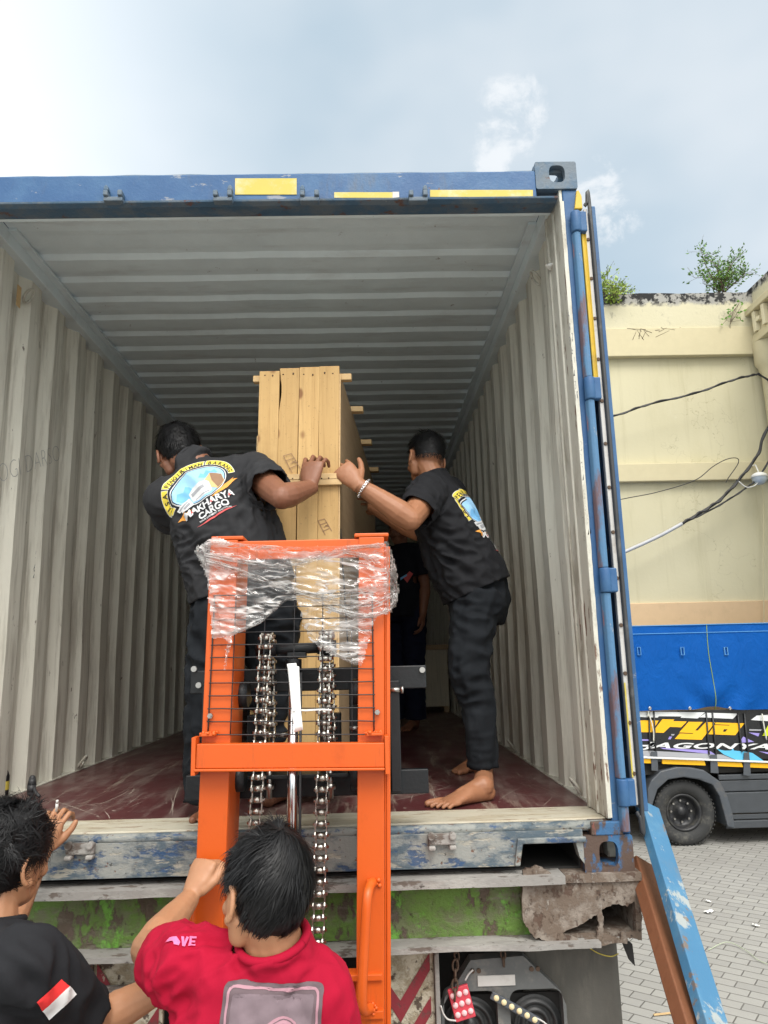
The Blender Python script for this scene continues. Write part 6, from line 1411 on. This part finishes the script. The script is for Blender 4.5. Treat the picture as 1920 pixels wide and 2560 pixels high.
# -- young man in red, front, gripping the stacker
def m_full(l, j):
    x, y, z = l
    if y > .05: return z > .055+j
    if y > -.028 and abs(x) > .05: return z > .034+j
    return z > -.088+j
def flow_red(l, n_):
    c = V((.01, -.045, .10)).normalized(); t_ = n_*n_.dot(c)-c; sw = n_.cross(c); return t_+sw*.55+V((0, 0, -.25))
def hair_B(o, ax, s): hair(o, D3['head'], ax, s, m_full, lambda l: .020+.038*max(0, min(1, (l.z+.07)/.12)), 9000, seed=8, lift=.48, flow=flow_red, width=.0026, clump=.75, cap_r=(1.04, 1.06, 1.24))
shB = P(412, 2094, -.93); elB = P(322, 2050, -.70); wrB = P(409, 1942, -.425)
shB2 = P(668, 2142, -.95); elB2 = P(722, 2400, -.90); wrB2 = P(720, 2600, -.75)
D3 = dict(s=1.0, base=V((.30, -.95, 0)), head=P(573, 1938, -.97), look=((-.62, .77, -.10), (.02, .12, 1)), neck=P(592, 2040, -.975), right=V((.98, -.08, -.14)),
          spine=[(V((.30, -.93, .92)), .14, .11), (V((.30, -.94, 1.08)), .14, .105), (P(560, 2230, -.955), .15, .105), (P(575, 2105, -.96), .13, .08)],
          shirt=[(V((.30, -.93, .86)), .185, .15), (V((.30, -.935, 1.0)), .180, .145), (P(545, 2330, -.95), .160, .126), (P(549, 2230, -.955), .162, .118), (P(562, 2140, -.955), .154, .100), (P(584, 2090, -.96), .12, .085)],
          arms=dict(L=(shB, elB, wrB), R=(shB2, elB2, wrB2)), arm_r=.98, sleeve=dict(L=(.56, .076, .070), R=(.75, .080, .085)),
          hands=[((wrB+V((.004, .006, .012)), (.30, .52, .72), (-.42, -.72, .5), 1), dict(curl=(62, 80, 45), thumb=(30, 25), s=1.0, spread=1)), ((wrB2, (-.3, .6, .3), (.5, .2, .6), 1), dict(curl=(40, 50, 30)))],
          legs=[('L', [V((.21, -.93, .90)), V((.20, -.95, .46)), V((.20, -.97, .08))], (V((.20, -.97, .085)), V((.20, -1.02, 0)), V((.17, -.78, 0)), 1, 0)), ('R', [V((.40, -.93, .90)), V((.42, -.97, .46)), V((.43, -1.02, .08))], (V((.43, -1.02, .085)), V((.43, -1.07, 0)), V((.46, -.83, 0)), -1, 0))],
          hips=[(V((.30, -.93, .82)), .16, .125), (V((.30, -.93, .90)), .165, .13), (V((.30, -.93, .98)), .155, .12)],
          pants=[([V((.215, -.93, .88)), V((.205, -.94, .68)), V((.20, -.95, .46)), V((.20, -.965, .25)), V((.20, -.97, .07))], (.095, .075, .07)), ([V((.395, -.93, .88)), V((.41, -.95, .68)), V((.42, -.97, .46)), V((.43, -1.0, .25)), V((.43, -1.02, .07))], (.095, .075, .07))],
          skin='skin_warm', shirt_mat='shirt_red', pants_mat='trousers_navy', hair=hair_B, voxel=.0038, cloth_voxel=.0065,
          folds=folds([((-.8, .2, -.5), .035, .0065, P(440, 2110, -.97), .15, 3), ((.8, 0, .45), .035, .007, P(410, 2185, -.97), .13, 5), ((.2, 0, -1), .07, .0045, None, 1, 1), ((1, 0, .05), .022, .005, P(600, 2085, -1.05), .06, 7), ((.4, 0, -.9), .035, .007, P(725, 2190, -.97), .10, 2), ((.2, 0, -1), .03, .004, P(370, 2060, -.95), .09, 4)]),
          pfolds=folds([((1, 0, -.2), .05, .006, None, 1, 1)]))
o, body, shirt, bvh, pants = person('young man in red shirt with portrait print on the back gripping the orange stacker handle', D3, 'workers loading the container')
O = P(577, 2276, -1.06); a_ = R(-5); Uu = V((math.cos(a_), 0, math.sin(a_)))*.90; Ww = V((-math.sin(a_), 0, math.cos(a_)))*.93; Nn = V((-.02, -1, .12))
pp = lambda nm, d, mat, lift: onto('print_'+nm, d, O, Uu, Ww, Nn, bvh, mat, shirt, lift, .010)
pp('panel', poly2d(rrect(-.100, -.16, .100, .118, .016)), 'ink_mauve', .0012)
pp('border', poly2d([rrect(-.092, -.155, .092, .110, .013), rrect(-.087, -.150, .087, .105, .010)]), 'ink_rose', .0022)
pp('backdrop', poly2d(rrect(-.081, -.15, .081, .098, .008)), 'ink_backdrop', .0017)
ell = lambda rx, ry, cx=0, cy=0, a=0, n_=40: [(cx+rx*math.cos(t_)*math.cos(a)-ry*math.sin(t_)*math.sin(a), cy+rx*math.cos(t_)*math.sin(a)+ry*math.sin(t_)*math.cos(a)) for t_ in [2*math.pi*k/n_ for k in range(n_)]]
pp('hair', poly2d(ell(.058, .10, .008, -.035, -.25)), 'ink_rose', .0021)
for i in range(4): pp('strand', poly2d([ell(.052-.006*i, .094-.009*i, .010, -.034, -.25), ell(.050-.006*i, .092-.009*i, .010, -.034, -.25)]), 'ink_mauve', .0026)
pp('face', poly2d(ell(.036, .066, .006, -.030, -.22)), 'ink_skin', .0030)
pp('features', merge2d([poly2d(ell(.011, .0022, -.010, .000, .2)), poly2d(ell(.011, .0022, .024, -.002, -.25)), poly2d(ell(.008, .005, -.008, -.014)), poly2d(ell(.008, .005, .024, -.016)), poly2d(ell(.010, .004, .008, -.062))]), 'ink_dark', .0036)
Os = P(388, 2032, -.98); ps = lambda d, mat, lift: onto('print_sleeve', d, Os, X_, V((0, .5, .85)), V((0, -.75, .66)), bvh, mat, shirt, lift, .008)
ps(merge2d([poly2d([(-.030, .004), (-.020, .009), (-.006, .006), (.002, -.004), (.000, -.010), (-.008, -.008), (-.012, -.001), (-.022, .001)]), poly2d([(.003, .006), (.007, .006), (.009, -.003), (.012, .007), (.016, .007), (.011, -.010), (.006, -.010)]), poly2d([(.017, -.009), (.029, -.007), (.029, -.004), (.021, -.005), (.021, -.001), (.028, .0), (.028, .003), (.021, .002), (.021, .006), (.030, .007), (.030, .010), (.017, .009)])]), 'ink_pink', .0015)

# -- curly haired young man at the left edge
def flow_c(l, n_): return V((mnoise.noise(l*34), mnoise.noise(l*34+V((5, 0, 0))), mnoise.noise(l*34+V((0, 7, 0)))))+V((0, 0, -.1))
def m_curl(l, j):
    x, y, z = l
    if y > .05: return z > .045+j
    if y > -.02 and abs(x) > .045: return z > .020+j
    return z > -.075+j
def hair_C(o, ax, s): hair(o, D4['head'], ax, s, m_curl, lambda l: .025+.035*max(0, min(1, (l.z+.06)/.12)), 8000, seed=11, lift=.65, flow=flow_c, curl=.006, width=.0028, cap_r=(1.12, 1.12, 1.25))
shC, elC, wrC = P(48, 2088, -.86), P(214, 2206, -.62), P(392, 2108, -.46)
shC2, elC2, wrC2 = P(-150, 2090, -.62), P(10, 2010, -.30), P(92, 1836, -.085)
D4 = dict(s=1.0, base=V((-.30, -.78, 0)), head=P(13, 1862, -.72), look=((.42, .90, -.06), (.12, .04, 1)), neck=P(-22, 2004, -.76), right=V((.62, -.78, .0)),
          spine=[(V((-.27, -.76, .92)), .14, .11), (V((-.27, -.76, 1.1)), .14, .105), (P(-50, 2200, -.76), .15, .105), (P(-35, 2075, -.76), .125, .08)],
          shirt=[(V((-.27, -.76, .86)), .18, .145), (V((-.27, -.76, 1.0)), .18, .14), (P(-60, 2280, -.76), .18, .13), (P(-50, 2180, -.76), .182, .125), (P(-38, 2105, -.76), .165, .105), (P(-30, 2050, -.76), .11, .085)],
          arms=dict(R=(shC, elC, wrC), L=(shC2, elC2, wrC2)), arm_r=.98, sleeve=dict(R=(.80, .080, .066), L=(.6, .085, .078)),
          hands=[((wrC, (.7, .5, .1), (.1, -.6, .8), 1), dict(curl=(40, 50, 30))),
                 ((wrC2+V((.004, 0, .004)), (.22, .10, .95), (-.10, -.96, .10), 1), dict(curl=(45, 58, 35), thumb=(38, 12), s=1.0, spread=5, extra={0: (38, 62, 30), 1: (45, 60, 30)}))],
          legs=[('L', [V((-.36, -.70, .90)), V((-.36, -.70, .46)), V((-.36, -.72, .08))], (V((-.36, -.72, .085)), V((-.38, -.76, 0)), V((-.20, -.60, 0)), 1, 0)), ('R', [V((-.22, -.84, .90)), V((-.20, -.86, .46)), V((-.20, -.88, .08))], (V((-.20, -.88, .085)), V((-.24, -.91, 0)), V((-.05, -.76, 0)), -1, 0))],
          hips=[(V((-.27, -.76, .82)), .16, .125), (V((-.27, -.76, .90)), .165, .13), (V((-.27, -.76, .98)), .155, .12)],
          pants=[([V((-.345, -.70, .88)), V((-.35, -.70, .68)), V((-.36, -.70, .46)), V((-.36, -.71, .25)), V((-.36, -.72, .07))], (.095, .075, .07)), ([V((-.205, -.83, .88)), V((-.20, -.84, .68)), V((-.20, -.86, .46)), V((-.20, -.87, .25)), V((-.20, -.88, .07))], (.095, .075, .07))],
          skin='skin_warm', shirt_mat='shirt_black', pants_mat='trousers_navy', hair=hair_C, voxel=.0038, cloth_voxel=.0065,
          folds=folds([((.6, .2, -.7), .06, .006, None, 1, 3), ((-.5, 0, .8), .05, .007, P(90, 2110, -.9), .12, 5)]),
          pfolds=folds([((1, 0, -.2), .05, .006, None, 1, 1)]))
o, body, shirt, bvh, pants = person('curly haired young man with red and white flag patch on his black sleeve', D4, 'workers loading the container')
ff = lambda l: (lambda pts: poly2d([(p_.x-O.x, p_.z-O.z) for p_ in pts]))([P(x, y, -.9) for x, y in l])
O = P(115, 2155, -.9); Ng = (CAM-O).normalized()
onto('flag_patch', ff([(79, 2164), (133, 2113), (150, 2129), (92, 2182)]), O, X_, Z_, Ng, bvh, 'flag_red', shirt, .0016, .01)
onto('flag_patch', ff([(92, 2182), (150, 2129), (167, 2147), (106, 2203)]), O, X_, Z_, Ng, bvh, 'flag_white', shirt, .0016, .01)
c0, c1 = P(122, 1752, -.105), P(124, 1729, -.125); m = MB(); m.cyl(c0, c0.lerp(c1, .75), .0042, n=12); cg = m.build('cigarette', 'plastic_white'); tag(cg, 'short white cigarette held between finger and thumb over the container sill', 'cigarette')
m = MB(); m.cyl(c0.lerp(c1, .752), c1, .0042, .0035, n=12); m.build('ash', 'retainer_grey', cg)

# -- helper standing further inside in the dark
Yd = 3.3; gx = P(874, 1400, Yd).x
def hair_D(o, ax, s): hair(o, D5['head'], ax, s, m_short, lambda l: .03, 1200, seed=15, lift=.8, width=.003)
qz = lambda z, dx=0., dy=0.: V((gx+dx, Yd+dy, FL+z))
D5 = dict(s=1.0, base=qz(0), head=qz(1.54, -.02), look=((-.5, -.85, -.2), (0, -.1, 1)), neck=qz(1.40), right=V((-.86, .5, 0)),
          spine=[(qz(.92), .15, .12), (qz(1.1), .145, .115), (qz(1.28), .16, .115), (qz(1.38), .12, .08)],
          shirt=[(qz(.84), .19, .15), (qz(1.0), .185, .145), (qz(1.2), .185, .14), (qz(1.33), .17, .11), (qz(1.39), .10, .08)],
          arms=dict(L=(qz(1.34, .13, -.10), qz(1.08, .17, -.10), qz(.86, .14, -.16)), R=(qz(1.34, -.15, .10), qz(1.08, -.20, .10), qz(.86, -.18, .04))), sleeve=dict(L=(.7, .08, .075), R=(.7, .08, .075)),
          hands=[((qz(.86, .14, -.16), (-.1, -.1, -1), (1, -.2, 0), 1), dict()), ((qz(.86, -.18, .04), (0, -.1, -1), (-1, -.2, 0), -1), dict())],
          legs=[('L', [qz(.9, .07, -.05), qz(.47, .07, -.05), qz(.08, .07, -.03)], (qz(.085, .07, -.03), qz(0, .08, .02), qz(0, -.05, -.19), 1, FL)), ('R', [qz(.9, -.07, .05), qz(.47, -.07, .05), qz(.08, -.07, .07)], (qz(.085, -.07, .07), qz(0, -.06, .12), qz(0, -.2, -.09), -1, FL))],
          hips=[(qz(.82), .165, .13), (qz(.9), .17, .135), (qz(.98), .155, .12)],
          pants=[([qz(.88, .08, -.05), qz(.68, .075, -.05), qz(.47, .07, -.05), qz(.25, .07, -.04), qz(.07, .07, -.03)], (.1, .08, .075)), ([qz(.88, -.08, .05), qz(.68, -.075, .05), qz(.47, -.07, .05), qz(.25, -.07, .06), qz(.07, -.07, .07)], (.1, .08, .075))],
          skin='skin_deep', shirt_mat='shirt_navy', pants_mat='trousers_navy', hair=hair_D, voxel=.006, cloth_voxel=.01, folds=folds([((.2, 0, -1), .08, .006, None, 1, 3)]), pfolds=folds([((1, 0, -.2), .06, .006, None, 1, 1)]))
o, body, shirt, bvh, pants = person('worker in dark navy clothes standing deep in the shadow behind the mast', D5, 'workers loading the container')
Od = P(879, 1248, Yd-.15); Nd = V((.0, -1, .0))
for i, (mat, pl) in enumerate((('ink_red', [(-.03, 0), (.02, .05), (.05, .03), (.0, -.04)]), ('ink_blue', [(-.05, .0), (.0, .03), (.0, .015), (-.05, -.02)]))): onto('print_mark', poly2d(pl), Od, X_, Z_, Nd, bvh, mat, shirt, .002+.001*i, .02)
